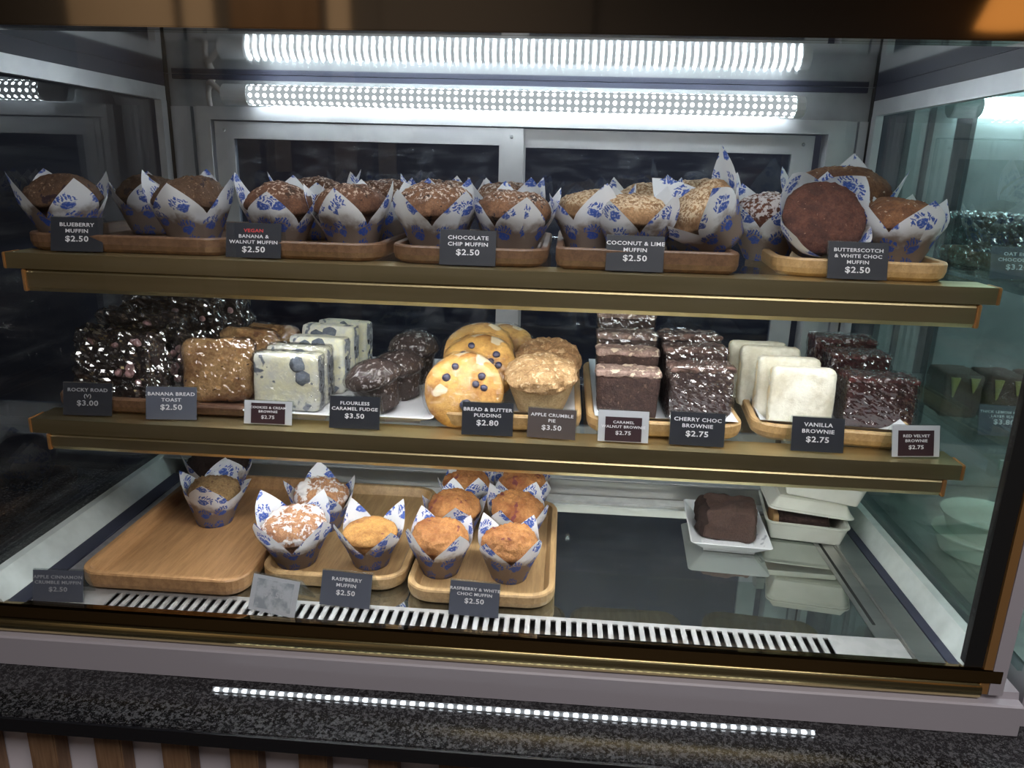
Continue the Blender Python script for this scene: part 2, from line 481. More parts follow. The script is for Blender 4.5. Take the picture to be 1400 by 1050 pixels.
def tag(o, label, cat, group=None):
    o['label'], o['category'] = label, cat
    if group:
        o['group'] = group
    return o


def structure(o):
    o['kind'] = 'structure'
    return o


def box(bm, x0, x1, y0, y1, z0, z1):
    vs = [bm.verts.new((x, y, z)) for x in (x0, x1) for y in (y0, y1) for z in (z0, z1)]
    for f in ((0, 1, 3, 2), (4, 6, 7, 5), (0, 4, 5, 1), (2, 3, 7, 6), (0, 2, 6, 4), (1, 5, 7, 3)):
        bm.faces.new([vs[i] for i in f])
    return vs


def boxes(*bs, bevel=0.0):
    bm = bmesh.new()
    for b in bs:
        box(bm, *b)
    if bevel:
        bmesh.ops.bevel(bm, geom=bm.edges[:], offset=bevel, segments=2, affect='EDGES')
    return bm


def prism_x(profile, x0, x1):
    """closed (y, z) outline swept along X"""
    bm = bmesh.new()
    a = [bm.verts.new((x0, y, z)) for y, z in profile]
    b = [bm.verts.new((x1, y, z)) for y, z in profile]
    n = len(profile)
    for i in range(n):
        bm.faces.new((a[i], a[(i + 1) % n], b[(i + 1) % n], b[i]))
    bm.faces.new(a[::-1])
    bm.faces.new(b)
    bmesh.ops.recalc_face_normals(bm, faces=bm.faces[:])
    return bm


def rrect(w, d, r, n=6):
    r = max(0.0008, min(r, w / 2 - 0.0005, d / 2 - 0.0005))
    pts = []
    for cx, cy, a0 in ((w / 2 - r, d / 2 - r, 0), (-w / 2 + r, d / 2 - r, 90), (-w / 2 + r, -d / 2 + r, 180), (w / 2 - r, -d / 2 + r, 270)):
        for i in range(n + 1):
            a = R(a0 + 90 * i / n)
            pts.append((cx + r * math.cos(a), cy + r * math.sin(a)))
    return pts


def loft(w, d, rad, prof, close_top=True):
    """rounded-rectangle rings: prof = [(inset, z), ...]; first and last rings capped"""
    bm = bmesh.new()
    rings = []
    for ins, z in prof:
        rings.append([bm.verts.new((x, y, z)) for x, y in rrect(w - 2 * ins, d - 2 * ins, rad - ins)])
    n = len(rings[0])
    for a, b in zip(rings, rings[1:]):
        for i in range(n):
            bm.faces.new((a[i], a[(i + 1) % n], b[(i + 1) % n], b[i]))
    bm.faces.new(rings[0][::-1])
    if close_top:
        bm.faces.new(rings[-1])
    return bm


def slab(w, d, h, rad=0.004, seed=0, amp=0.0012, freq=60, cuts=12, taper=0.0, lean=0.0):
    """rounded, slightly uneven block standing on z = 0"""
    bm = bmesh.new()
    bmesh.ops.create_cube(bm, size=1.0)
    bmesh.ops.subdivide_edges(bm, edges=bm.edges[:], cuts=cuts, use_grid_fill=True)
    hw, hd, hh = w / 2 - rad, d / 2 - rad, h / 2 - rad
    off = Vector((seed * 3.7, seed * 1.9, seed * 5.3))
    for v in bm.verts:
        p = Vector((v.co.x * w, v.co.y * d, v.co.z * h))
        q = Vector((max(-hw, min(hw, p.x)), max(-hd, min(hd, p.y)), max(-hh, min(hh, p.z))))
        dr = p - q
        dr = dr.normalized() if dr.length > 1e-9 else Vector((0, 0, 1))
        p = q + dr * rad
        p += dr * amp * (noise.noise(p * freq + off) + 0.6 * noise.noise(p * freq * 2.7 + off))
        k = (p.z + h / 2) / h
        p.x *= 1 + taper * (k - 0.5)
        p.y += lean * k
        p.z = max(p.z + h / 2, 0.0003)
        v.co = p
    return bm


def lathe_noise(prof, seg=40, seed=0, amp=0.001, freq=60, lump=0.0, z_from=0.0, crumbs=0.0, crumb_freq=110):
    bm = bmesh.new()
    rings = []
    for r, z in prof:
        if r < 1e-6:
            rings.append([bm.verts.new((0, 0, z))])
        else:
            rings.append([bm.verts.new((r * math.cos(2 * PI * i / seg), r * math.sin(2 * PI * i / seg), z)) for i in range(seg)])
    for a, b in zip(rings, rings[1:]):
        for i in range(seg):
            j = (i + 1) % seg
            if len(a) == 1:
                bm.faces.new((a[0], b[j], b[i]))
            elif len(b) == 1:
                bm.faces.new((a[i], a[j], b[0]))
            else:
                bm.faces.new((a[i], a[j], b[j], b[i]))
    bmesh.ops.recalc_face_normals(bm, faces=bm.faces[:])
    bm.normal_update()
    off = Vector((seed * 2.31, seed * 4.77, seed * 0.93))
    mv = []
    for v in bm.verts:
        k = max(0.0, min(1.0, (v.co.z - z_from) / 0.01))
        d = amp * noise.noise(v.co * freq + off) + lump * k * noise.noise(v.co * 28 + off)
        if crumbs and k > 0:
            c = noise.voronoi(v.co * crumb_freq + off)[0][0]
            d += crumbs * k * (0.45 - c) * 1.6
        mv.append(v.normal * d)
    for v, d in zip(bm.verts, mv):
        v.co += d
        v.co.z = max(v.co.z, 0.0)
    return bm


def muffin_profile(s=1.0, dome_r=0.043, top=0.080, flat=1.0, rb=0.0275):
    p = [(0, 0.0), (rb * 0.6 * s, 0.0), (rb * s, 0.0005)]
    for i in range(1, 7):
        k = i / 6
        p.append(((rb + (0.0375 - rb) * k) * s, 0.045 * k * s))
    zc = 0.054
    for i in range(0, 23):
        a = -0.5 + (PI / 2 + 0.5) * i / 22
        r = dome_r * math.cos(a) ** (0.85 if a > 0 else 1)
        z = zc + (top - zc) * math.sin(a) * (1.0 if a > 0 else 0.45)
        p.append((max(r, 0) * s if i < 22 else 0.0, z * s))
    return p


def wrapper(s, seed, tip=0.092, valley=0.046, flare=0.018, rb=0.0285, rt=0.046, M_=12, N=64):
    """folded square of paper: four flared points, four valleys, pleats between"""
    rnd = random.Random(seed)
    tips = [tip * rnd.uniform(0.92, 1.1) for _ in range(4)]
    outs = [flare * rnd.uniform(0.6, 1.35) for _ in range(4)]
    vals = [valley * rnd.uniform(0.85, 1.15) for _ in range(4)]
    bm = bmesh.new()
    uvl = bm.loops.layers.uv.new('UVMap')
    rows = []
    uvs = {}
    ou, ov = rnd.uniform(0, 3), 0.0
    base = bm.verts.new((0, 0, 0.0006))
    uvs[base] = (ou, -0.02)
    off = Vector((seed * 1.3, seed * 0.7, 0))
    for j in range(M_ + 1):
        v = j / M_
        row = []
        for i in range(N):
            th = 2 * PI * i / N
            q = th / (PI / 2)
            c = int(round(q)) % 4
            t = abs(q - round(q)) * 2          # 0 at a tip, 1 in a valley
            pk = (1 - t) ** 0.85
            vi = int(math.floor(q)) % 4
            hgt = vals[vi] + (tips[c] - vals[vi]) * pk
            z = hgt * v
            kz = min(z / 0.052, 1.0) + 0.22 * max(0.0, z / 0.052 - 1.0)
            r = rb + (rt - rb) * kz + outs[c] * pk * max(0.0, v - 0.35) ** 1.6 * 1.6
            r += 0.0011 * math.sin(9 * th + seed) * v * (1 - 0.4 * v) + 0.0018 * v * noise.noise(Vector((math.cos(th) * 2, math.sin(th) * 2, v * 2)) + off)
            vt = bm.verts.new((r * s * math.cos(th), r * s * math.sin(th), z * s + 0.0004))
            row.append(vt)
            uvs[vt] = (ou + th * 0.04 * s, z * s)
        rows.append(row)
    for i in range(N):
        j = (i + 1) % N
        f = bm.faces.new((base, rows[0][j], rows[0][i]))
        for a, b in zip(rows, rows[1:]):
            f = bm.faces.new((a[i], a[j], b[j], b[i]))
    for f in bm.faces:
        wrap = any(uvs[l.vert][0] - ou < 0.02 for l in f.loops) and any(uvs[l.vert][0] - ou > 0.15 * s for l in f.loops)
        for l in f.loops:
            u, w = uvs[l.vert]
            if wrap and u - ou < 0.02:
                u += 2 * PI * 0.04 * s
            l[uvl].uv = (u, w)
    return bm


SEED = [10]


def muffin(label, group, loc, mat, s=1.0, rz=45.0, tilt=(0, 0), dome_r=0.043, top=0.080, lump=0.0055, crumbs=0.0026, amp=0.0012, berries=0, tip=0.092, valley=0.046, flare=0.018, cat='muffin'):
    SEED[0] += 1
    k = SEED[0]
    t = thing('muffin', label, cat, loc, (R(tilt[0]), R(tilt[1]), 0), group)
    rot = (0, 0, R(rz))
    obj('cake', lathe_noise(muffin_profile(s, dome_r, top), 64, k, amp, 90, lump, 0.05, crumbs, 150), mat, t, rot=rot, smooth=True)
    obj('muffin_paper', wrapper(s, k, tip, valley, flare, rt=dome_r + 0.0022), 'paper', t, rot=rot, smooth=True)
    return t


def tray(name, label, loc, w, d, mat, rz=0, rad=0.035, h=0.022, rim=0.009, group='wooden serving trays'):
    prof = [(0.009, 0), (0.002, 0.005), (0.0, 0.011), (0.0, h - 0.002), (0.0015, h), (rim - 0.001, h), (rim, h - 0.001), (rim + 0.006, 0.0085), (rim + 0.012, 0.0075)]
    o = obj(name, loft(w, d, rad, prof), mat, None, loc, (0, 0, R(rz)))
    return tag(o, label, 'tray', group)


def liner(parent_loc, w, d, rz, seed, parent):
    """sheet of white greaseproof with lifted wavy edges, lying in a tray (a child of that tray)"""
    bm = bmesh.new()
    nx, ny = 14, 18
    g = []
    for i in range(nx + 1):
        for j in range(ny + 1):
            x, y = (i / nx - 0.5) * w, (j / ny - 0.5) * d
            e = max(abs(i / nx - 0.5), abs(j / ny - 0.5)) * 2
            z = 0.0088 + 0.016 * max(0, e - 0.80) / 0.2 + 0.0015 * (1 + noise.noise(Vector((x * 60, y * 60, seed)))) * max(0, e - 0.5)
            g.append(bm.verts.new((x, y, z)))
    for i in range(nx):
        for j in range(ny):
            a = i * (ny + 1) + j
            bm.faces.new((g[a], g[a + ny + 1], g[a + ny + 2], g[a + 1]))
    return obj('paper_liner', bm, 'liner', parent, smooth=True)


def text(parent, s, size, y, mat='ink_white', x=0.0, z=0.0008):
    c = bpy.data.curves.new('lettering', 'FONT')
    c.body = s
    c.size = size
    c.align_x, c.align_y = 'CENTER', 'CENTER'
    c.offset = size * 0.018
    c.extrude = 0.00008
    c.resolution_u = 2
    c.space_character = 1.08
    tmp = bpy.data.objects.new('lettering', c)
    COL.objects.link(tmp)
    bpy.context.view_layer.update()
    me = bpy.data.meshes.new_from_object(tmp.evaluated_get(bpy.context.evaluated_depsgraph_get()))
    bpy.data.objects.remove(tmp)
    bpy.data.curves.remove(c)
    me.name = 'lettering'
    me.materials.clear()
    o = link('lettering', me, mat, parent, (x, y, z))
    o.scale = (1.22, 1, 1)
    return o


def price_tag(label, loc, lines, w=0.066, h=0.042, rz=0.0, tilt=14, card='card_dark', inner=None, ink='ink_white', price=0.0095, size=0.0062, back=1.0, first=None, group='price tags in clear stands'):
    t = thing('price_tag', label, 'price tag', loc, (0, 0, R(rz)), group)
    tl = R(tilt)
    top_y, top_z = h * math.sin(tl), h * math.cos(tl)
    th = 0.0014
    ft = 0.0016
    bm = boxes((-w / 2 - 0.001, w / 2 + 0.001, 0, h + 0.001, -th, -0.0002))
    obj('front_plate', bm, 'acrylic', t, (0, 0, ft), (PI / 2 - tl, 0, 0))
    hb = top_z / math.cos(tl * 1.5)
    bm = boxes((-w / 2 - 0.001, w / 2 + 0.001, -hb * back, 0, -th, 0))
    obj('back_plate', bm, 'acrylic', t, (0, top_y + th + 0.0006, top_z + ft), (PI / 2 + tl * 1.5, 0, 0))
    iw, ih, iy = inner or (w, h, 0.0)
    cd = obj('card', boxes((-iw / 2, iw / 2, iy, iy + ih, 0, 0.0005)), card, t, (0, 0, ft), (PI / 2 - tl, 0, 0))
    if inner:
        obj('card_backing', boxes((-w / 2, w / 2, 0.0, h, -0.00015, -0.00005)), 'card_pale', t, (0, 0, ft), (PI / 2 - tl, 0, 0))
    n = len(lines)
    y = iy + ih * 0.78
    for i, s in enumerate(lines):
        last = i == n - 1
        sz = price if last else size
        if last:
            y -= 0.002
        text(cd, s, sz, y, 'ink_red' if first and i == 0 else ink)
        y -= sz * (1.22 if not last else 1)
    return t


# ================================================================ THE ROOM
structure(obj('floor', boxes((-4.6, 4.6, -3.2, 2.6, -1.0, -0.95)), 'floor'))
structure(obj('ceiling', boxes((-4.6, 4.6, -3.2, 2.6, 1.75, 1.8)), 'room_wall'))
structure(obj('wall_back', boxes((-4.6, 4.6, 2.5, 2.6, -0.95, 1.75)), 'back_dark'))
structure(obj('wall_left', boxes((-4.6, -4.5, -3.1, 2.5, -0.95, 1.75)), 'room_wall'))
structure(obj('wall_right', boxes((4.5, 4.6, -3.1, 2.5, -0.95, 1.75)), 'room_wall'))
wf = structure(obj('wall_front', boxes((-4.6, 4.6, -3.2, -3.1, -0.95, 1.75)), 'room_wall'))
for i, (x0, x1, m) in enumerate(((-2.95, -2.32, 'room_cream'), (-2.26, -2.08, 'room_cream'), (-1.98, -1.46, 'room_panel'), (-1.41, -1.28, 'room_cream'), (-1.1, 0.1, 'room_wall'))):
    obj('wall_panel', boxes((x0, x1, -3.1, -3.06, -0.6, 1.7), bevel=0.004), m, wf)
lamp = thing('pendant_lamp', 'glowing amber shade of a pendant lamp behind the viewer', 'lamp', (2.12, -2.6, 1.27))
obj('lamp_shade', lathe_noise([(0.03, 0.2), (0.12, 0.14), (0.17, 0.0), (0.16, 0.0), (0.11, 0.13), (0.0, 0.17)], 32), 'orange', lamp, smooth=True)
obj('lamp_cord', boxes((-0.004, 0.004, -0.004, 0.004, 0.19, 0.45)), 'black', lamp)

# ---------------------------------------------------------------- counter
ct = thing('granite_counter', 'black speckled granite counter top under the cake cabinet', 'counter', (0, 0.9, -0.10))
obj('counter_top', boxes((-2.4, 2.4, -0.215, 0.52, 0.0, 0.02), bevel=0.0015), 'granite', ct)
obj('front_edge', boxes((-2.4, 2.4, -0.2185, -0.2152, 0.001, 0.0185)), 'granite_edge', ct)
cf = thing('counter_front', 'lilac white counter front with brown upright wooden slats', 'counter', (0, 0.73, -0.94))
obj('front_panel', boxes((-2.4, 2.4, 0.0, 0.66, 0.0, 0.838)), 'panel', cf)
slat_me = None
for i in range(-9, 14):
    x = -0.601 + 0.0832 * i
    if slat_me is None:
        o = obj('slat', boxes((-0.017, 0.017, -0.024, -0.0005, 0.0, 0.838), bevel=0.0015), 'slat', cf, (x, 0, 0))
        slat_me = o.data
    else:
        link('slat', slat_me, None, cf, (x, 0, 0))


def tube_mesh(r, L, seg=20, n=1):
    """glowing tube along X from 0 to L with metre UVs"""
    bm = bmesh.new()
    uvl = bm.loops.layers.uv.new('UVMap')
    a = [[bm.verts.new((x, r * math.cos(2 * PI * i / seg), r * math.sin(2 * PI * i / seg))) for i in range(seg)] for x in (0, L)]
    for i in range(seg):
        j = (i + 1) % seg
        f = bm.faces.new((a[0][i], a[1][i], a[1][j], a[0][j]))
        for l, uv in zip(f.loops, ((0, i), (L, i), (L, i + 1), (0, i + 1))):
            l[uvl].uv = (uv[0], uv[1] * 2 * PI * r / seg)
    bmesh.ops.recalc_face_normals(bm, faces=bm.faces[:])
    return bm


def cap_mesh(r, L, seg=20):
    bm = bmesh.new()
    bmesh.ops.create_cone(bm, cap_ends=True, segments=seg, radius1=r, radius2=r, depth=L)
    bmesh.ops.rotate(bm, verts=bm.verts[:], cent=(0, 0, 0), matrix=Matrix.Rotation(PI / 2, 3, 'Y'))
    bmesh.ops.bevel(bm, geom=[e for e in bm.edges if abs(e.verts[0].co.x - e.verts[1].co.x) < 1e-6], offset=0.0015, segments=2, affect='EDGES')
    return bm


def pipe(name, pts, r, m, parent, res=4):
    c = bpy.data.curves.new(name, 'CURVE')
    c.dimensions = '3D'
    c.bevel_depth = r
    c.bevel_resolution = 3
    s = c.splines.new('BEZIER')
    s.bezier_points.add(len(pts) - 1)
    for p, q in zip(s.bezier_points, pts):
        p.co = q
        p.handle_left_type = p.handle_right_type = 'AUTO'
    tmp = bpy.data.objects.new(name, c)
    COL.objects.link(tmp)
    bpy.context.view_layer.update()
    me = bpy.data.meshes.new_from_object(tmp.evaluated_get(bpy.context.evaluated_depsgraph_get()))
    bpy.data.objects.remove(tmp)
    bpy.data.curves.remove(c)
    me.materials.clear()
    return link(name, me, m, parent)


def led_tube(label, x0, x1, y, z, r=0.0160, cable=True, m='tube'):
    t = thing('led_tube', label, 'lamp', (x0, y, z))
    L = x1 - x0
    obj('lit_tube', tube_mesh(r, L, 24), m, t, smooth=True)
    obj('end_cap', cap_mesh(r * 1.06, 0.045), 'cap', t, (-0.0226, 0, 0), smooth=False)
    obj('end_cap', cap_mesh(r * 1.06, 0.016), 'cap', t, (L + 0.0081, 0, 0), smooth=False)
    for x in (0.1, L - 0.1):
        obj('mounting_clip', boxes((x - 0.006, x + 0.006, r * 0.93, 0.0395, -0.006, 0.006)), 'cap', t)
    if cable:
        pipe('power_cable', [(-0.045, 0, 0), (-0.07, 0.01, 0.018), (-0.085, 0.03, 0.012), (-0.092, 0.05, -0.02), (-0.088, 0.06, -0.045)], 0.0045, 'cable', t)
        pipe('power_cable', [(-0.086, 0.05, 0.03), (-0.1, 0.06, 0.0), (-0.11, 0.066, -0.02), (-0.1, 0.07, -0.045)], 0.006, 'cable', t)
    return t


# ================================================================ THE DISPLAY CASE
XL, XR = -0.715, 0.505
dc = thing('display_case', 'refrigerated cake display cabinet of glass with white frame and brass trim', 'display cabinet', (0, 1.05, -0.0795))
CO = (0, -1.05, 0.0795)          # part meshes are written in world metres


def part(name, bm, m, smooth=False, parent=None):
    return obj(name, bm, m, parent or dc, CO if parent is None else (0, 0, 0), smooth=smooth)


part('base_trim', prism_x([(0.772, -0.0795), (0.83, -0.0795), (0.83, -0.03), (0.786, -0.03), (0.784, -0.0385), (0.774, -0.0395), (0.772, -0.0415)], -0.735, 0.553), 'trim_white')
part('brass_ledge', prism_x([(0.7845, -0.0387)] + [(0.7845 + 0.0085 * math.cos(R(a)), -0.0265 + 0.0118 * math.sin(R(a))) for a in range(260, 99, -10)] + [(0.7845, -0.0143)], -0.733, 0.505), 'brass', smooth=False)
part('bronze_sill', prism_x([(0.7765, -0.0135), (0.786, -0.0135), (0.786, 0.0), (0.79, 0.003), (0.7795, 0.004), (0.7765, 0.002)], -0.733, 0.524), 'gold_mirror')
part('cabinet_base', boxes((XL - 0.015, 0.535, 0.832, 1.345, -0.0795, -0.03)), 'alu_dark')
part('air_trough', boxes((-0.655, 0.43, 0.79, 0.83, -0.0295, -0.026)), 'black')
part('deck_mirror', boxes((-0.635, 0.402, 0.8325, 1.172, -0.004, 0.0)), 'deck')

# slotted steel air grille in front of the deck: one punched plate with open slots
bm = bmesh.new()
gx0, gx1, pitch, sw = -0.560, 0.352, 0.0128, 0.0066
box(bm, -0.655, 0.43, 0.7795, 0.787, -0.0015, 0.0005)
box(bm, -0.655, 0.43, 0.8245, 0.832, -0.0015, 0.0005)
ns = int((gx1 - gx0) / pitch)
box(bm, -0.655, gx0, 0.787, 0.8245, -0.0015, 0.0005)
for i in range(ns):
    xa = gx0 + i * pitch + sw
    box(bm, xa, gx0 + (i + 1) * pitch, 0.787, 0.8245, -0.0015, 0.0005)
box(bm, gx0 + ns * pitch, 0.43, 0.787, 0.8245, -0.0015, 0.0005)
part('air_grille', bm, 'grille')

# deck sides: steel strips, channels, rubber gaskets and pale sealed rails
part('side_strip', boxes((0.4025, 0.43, 0.8325, 1.2, -0.004, 0.0006)), 'steel')
part('side_slot', boxes((0.409, 0.413, 0.86, 1.15, -0.0005, 0.0012)), 'black')
part('side_channel', boxes((0.4305, 0.466, 0.782, 1.2, -0.004, 0.004), bevel=0.0025), 'steel')
part('side_strip', boxes((-0.655, -0.6355, 0.8325, 1.2, -0.004, 0.0006)), 'steel_light')


def side_rail(s, x_out, x_in, g_in):
    bm = bmesh.new()
    pr = [(x_in, -0.01), (x_in, 0.001), (x_out, 0.030), (x_out + s * 0.012, 0.030), (x_out + s * 0.012, -0.01)]
    a = [bm.verts.new((x, 0.782, z)) for x, z in pr]
    b = [bm.verts.new((x, 1.33, z)) for x, z in pr]
    for i in range(5):
        bm.faces.new((a[i], a[(i + 1) % 5], b[(i + 1) % 5], b[i]))
    bm.faces.new(a)
    bm.faces.new(b)
    bmesh.ops.recalc_face_normals(bm, faces=bm.faces[:])
    part('base_rail', bm, 'rail_white')
    x0, x1 = sorted((g_in, x_in - s * 0.0003))
    part('gasket', boxes((x0, x1, 0.782, 1.2, -0.004, 0.0035)), 'gasket')


side_rail(1, 0.492, 0.4795, 0.4665)
side_rail(-1, -0.702, -0.680, -0.6555)

# ledge behind the deck, with perforated return-air plate
part('rear_riser', boxes((-0.655, 0.466, 1.2005, 1.206, -0.004, 0.030)), 'steel')
part('rear_strip', boxes((-0.6345, 0.402, 1.1725, 1.2, -0.004, 0.004), bevel=0.0015), 'steel_light')
part('perforated_ledge', boxes((-0.70, 0.49, 1.2065, 1.329, 0.0285, 0.0310)), 'steel_light')

# ceiling, header, corners
part('ceiling_mirror', boxes((XL, XR, 0.80, 1.352, 0.685, 0.690)), 'mirror')
part('header_rail', boxes((XL - 0.02, 0.56, 0.7665, 0.7995, 0.6655, 0.706), bevel=0.001), 'header')
part('top_cap', boxes((XL - 0.02, 0.56, 0.772, 1.36, 0.7065, 0.76)), 'granite_edge')
part('rear_fascia', boxes((XL, XR, 1.352, 1.356, 0.632, 0.6845)), 'alu_dark')
part('rear_seal', boxes((-0.69, 0.48, 1.3445, 1.3515, 0.6765, 0.6845)), 'gasket')
for s, xo, xi in ((-1, XL + 0.004, XL + 0.016), (1, XR - 0.004, XR - 0.016)):
    a, b = sorted((xo, xi))
    part('top_rail', boxes((a, b, 0.8, 1.335, 0.640, 0.663)), 'alu')
    part('top_gasket', boxes((a, b, 0.8, 1.335, 0.6632, 0.6848)), 'gasket')
    part('rear_post', boxes((a, b, 1.318, 1.336, 0.0312, 0.6398)), 'alu')
    part('corner_seal', boxes((a, b, 1.337, 1.35, 0.0312, 0.6845)), 'black')
part('corner_post', boxes((-0.698, -0.676, 1.346, 1.356, 0.0312, 0.632), (-0.674, -0.660, 1.340, 1.356, 0.0312, 0.632), (-0.658, -0.642, 1.347, 1.356, 0.0312, 0.632)), 'alu')
part('corner_post', boxes((0.447, 0.459, 1.340, 1.356, 0.0312, 0.632), (0.461, 0.472, 1.347, 1.356, 0.0312, 0.632), (0.474, 0.488, 1.343, 1.356, 0.0312, 0.632)), 'alu')

# rear opening: aluminium frame and two sliding doors
part('rear_frame', boxes((-0.641, 0.4465, 1.322, 1.356, 0.610, 0.6315), (-0.641, -0.618, 1.322, 1.356, 0.0312, 0.610), (0.420, 0.4465, 1.322, 1.356, 0.0312, 0.610), (-0.618, 0.420, 1.322, 1.356, 0.0312, 0.05)), 'alu')


def sliding_door(x0, x1, y, st_l, st_r, top):
    d = obj('sliding_door', boxes((x0, x0 + st_l, y, y + 0.012, 0.0505, 0.608), (x1 - st_r, x1, y, y + 0.012, 0.0505, 0.608), (x0 + st_l, x1 - st_r, y, y + 0.012, 0.608 - top, 0.608), (x0 + st_l, x1 - st_r, y, y + 0.012, 0.0505, 0.08)), 'alu', dc, CO)
    obj('door_pane', boxes((x0 + st_l, x1 - st_r, y + 0.004, y + 0.008, 0.08, 0.608 - top)), 'glass_door', d)
    for x in (x0 + st_l * 0.5, x1 - st_r * 0.5):
        bm = bmesh.new()
        bmesh.ops.create_cone(bm, cap_ends=True, segments=12, radius1=0.0028, radius2=0.002, depth=0.002)
        bmesh.ops.rotate(bm, verts=bm.verts[:], cent=(0, 0, 0), matrix=Matrix.Rotation(PI / 2, 3, 'X'))
        bmesh.ops.translate(bm, verts=bm.verts[:], vec=(x, y - 0.001, 0.594))
        obj('screw', bm, 'alu_dark', d)
    return d


sliding_door(-0.612, -0.078, 1.325, 0.033, 0.041, 0.028)
sliding_door(-0.110, 0.405, 1.341, 0.035, 0.035, 0.030)

# panes
part('side_pane', boxes((XR, XR + 0.006, 0.792, 1.356, -0.029, 0.684)), 'glass_side')
part('side_pane', boxes((XL - 0.006, XL, 0.792, 1.356, -0.029, 0.684)), 'glass_left')
part('front_pane', boxes((-0.712, 0.4815, 0.7825, 0.7875, 0.0045, 0.6650)), 'glass_front')
part('front_seal', boxes((0.482, 0.5025, 0.781, 0.7915, -0.0295, 0.665)), 'black')
part('corner_trim', boxes((0.503, 0.5125, 0.778, 0.7915, -0.0295, 0.665)), 'copper')
part('corner_cover', boxes((0.513, 0.529, 0.777, 0.80, -0.0295, 0.665)), 'trim_white')

part('top_led_bar', boxes((-0.47, 0.36, 0.8005, 0.811, 0.6705, 0.674)), 'top_bar')
part('top_led_housing', boxes((-0.48, 0.37, 0.8, 0.813, 0.6745, 0.6845)), 'alu')
led_tube('long bright LED tube under the mirrored cabinet ceiling above the muffins', -0.535, 0.352, 1.30, 0.6490)


# ================================================================ SHELVES
def shelf(label, z, lower_h):
    t = thing('glass_shelf', label, 'shelf', (-0.095, 1.1, z))
    g = lambda n, bm, m: obj(n, bm, m, t, (0.095, -1.1, 0))
    g('glass_plate', boxes((-0.672, 0.481, 0.9125, 1.318, -0.007, 0.0)), 'glass_shelf')
    g('brass_rail', boxes((-0.672, 0.481, 0.865, 0.912, -0.004, 0.0), (-0.672, 0.481, 0.865, 0.868, -0.019, -0.004)), 'gold')
    zl = -0.0195
    g('brass_tube', prism_x([(0.8665, zl - 0.004), (0.869, zl), (0.884, zl), (0.886, zl - 0.003), (0.886, zl - lower_h + 0.003), (0.884, zl - lower_h), (0.870, zl - lower_h), (0.8665, zl - lower_h + 0.005)], -0.650, 0.4625), 'gold')
    for xa, xb, y1, z0, z1 in ((-0.6765, -0.6725, 0.893, -0.0195, 0.0003), (0.4815, 0.4855, 0.893, -0.0195, 0.0003), (-0.655, -0.6505, 0.887, zl - lower_h, zl), (0.463, 0.4675, 0.887, zl - lower_h, zl)):
        g('end_cap', boxes((xa, xb, 0.8645, y1, z0, z1), bevel=0.001), 'copper')
    g('led_bar', boxes((-0.47, 0.38, 0.8872, 0.897, zl - lower_h + 0.006, zl - lower_h + 0.009)), 'bar')
    g('led_housing', boxes((-0.475, 0.385, 0.8865, 0.899, zl - lower_h + 0.0092, zl - lower_h + 0.013)), 'alu')
    g('bracket', boxes((-0.60, -0.585, 1.295, 1.3215, -0.03, -0.0072)), 'steel')
    g('bracket', boxes((0.39, 0.405, 1.295, 1.3215, -0.03, -0.0072)), 'steel')
    return t


S1, S2 = 0.430, 0.219
shelf('upper glass shelf with double brass front rail holding the tulip-paper muffins', S1, 0.027)
shelf('lower glass shelf with double brass front rail holding slices and brownies', S2, 0.022)

# ================================================================ TRAYS
FL = 0.0078                      # height of a tray's floor above what it stands on
GT = 'wooden serving trays'
tray('serving_tray', 'brown wooden tray under the blueberry muffins on upper shelf', (-0.540, 1.025, S1), 0.262, 0.275, 'tray_brown', 0)
tray('serving_tray', 'brown wooden tray under the banana walnut muffins on upper shelf', (-0.310, 1.025, S1), 0.180, 0.275, 'tray_brown', 0)
tray('serving_tray', 'brown wooden tray under the chocolate chip muffins on upper shelf', (-0.115, 1.025, S1), 0.190, 0.275, 'tray_brown', 0)
tray('serving_tray', 'dark square-cornered wooden tray under the coconut lime muffins on upper shelf', (0.096, 1.022, S1), 0.214, 0.27, 'tray_brown', 0, rad=0.014, h=0.026)
tray('serving_tray', 'light bamboo tray under the butterscotch muffins, set at a slant', (0.357, 1.035, S1), 0.197, 0.29, 'tray_light', -5.6)
tB = tray('serving_tray', 'pale bamboo tray under the bread puddings and apple pies', (-0.066, 1.06, S2), 0.194, 0.315, 'tray_light', 0)
tC = tray('serving_tray', 'pale bamboo tray under the nut-topped slices and dark brownies', (0.137, 1.06, S2), 0.198, 0.315, 'tray_light', 0)
tV = tray('serving_tray', 'pale bamboo tray under white and red velvet slices, set at a slant', (0.362, 1.065, S2), 0.200, 0.315, 'tray_light', -5.6)
liner(None, 0.176, 0.297, 0, 1, tB)
liner(None, 0.180, 0.297, 0, 2, tC)
liner(None, 0.182, 0.297, 0, 3, tV)
tray('serving_tray', 'dark walnut tray under the wrapped rocky road slices', (-0.583, 1.045, S2), 0.168, 0.30, 'tray_brown', 0)
tray('serving_tray', 'dark walnut board under the banana bread slices', (-0.450, 1.045, S2), 0.094, 0.29, 'tray_dark', 0, rad=0.01, h=0.016)
tray('serving_tray', 'large reddish wooden tray, nearly empty, at the left of the mirrored deck', (-0.503, 0.990, 0.0012), 0.224, 0.335, 'tray_red', 0, rad=0.03, h=0.026)
tray('serving_tray', 'bamboo tray with iced and plain raspberry muffins on mirrored deck', (-0.290, 1.008, 0.0012), 0.196, 0.30, 'tray_light', 0)
tray('serving_tray', 'bamboo tray holding six berry white-choc muffins on mirrored deck', (-0.090, 0.985, 0.0012), 0.194, 0.295, 'tray_light', 0)


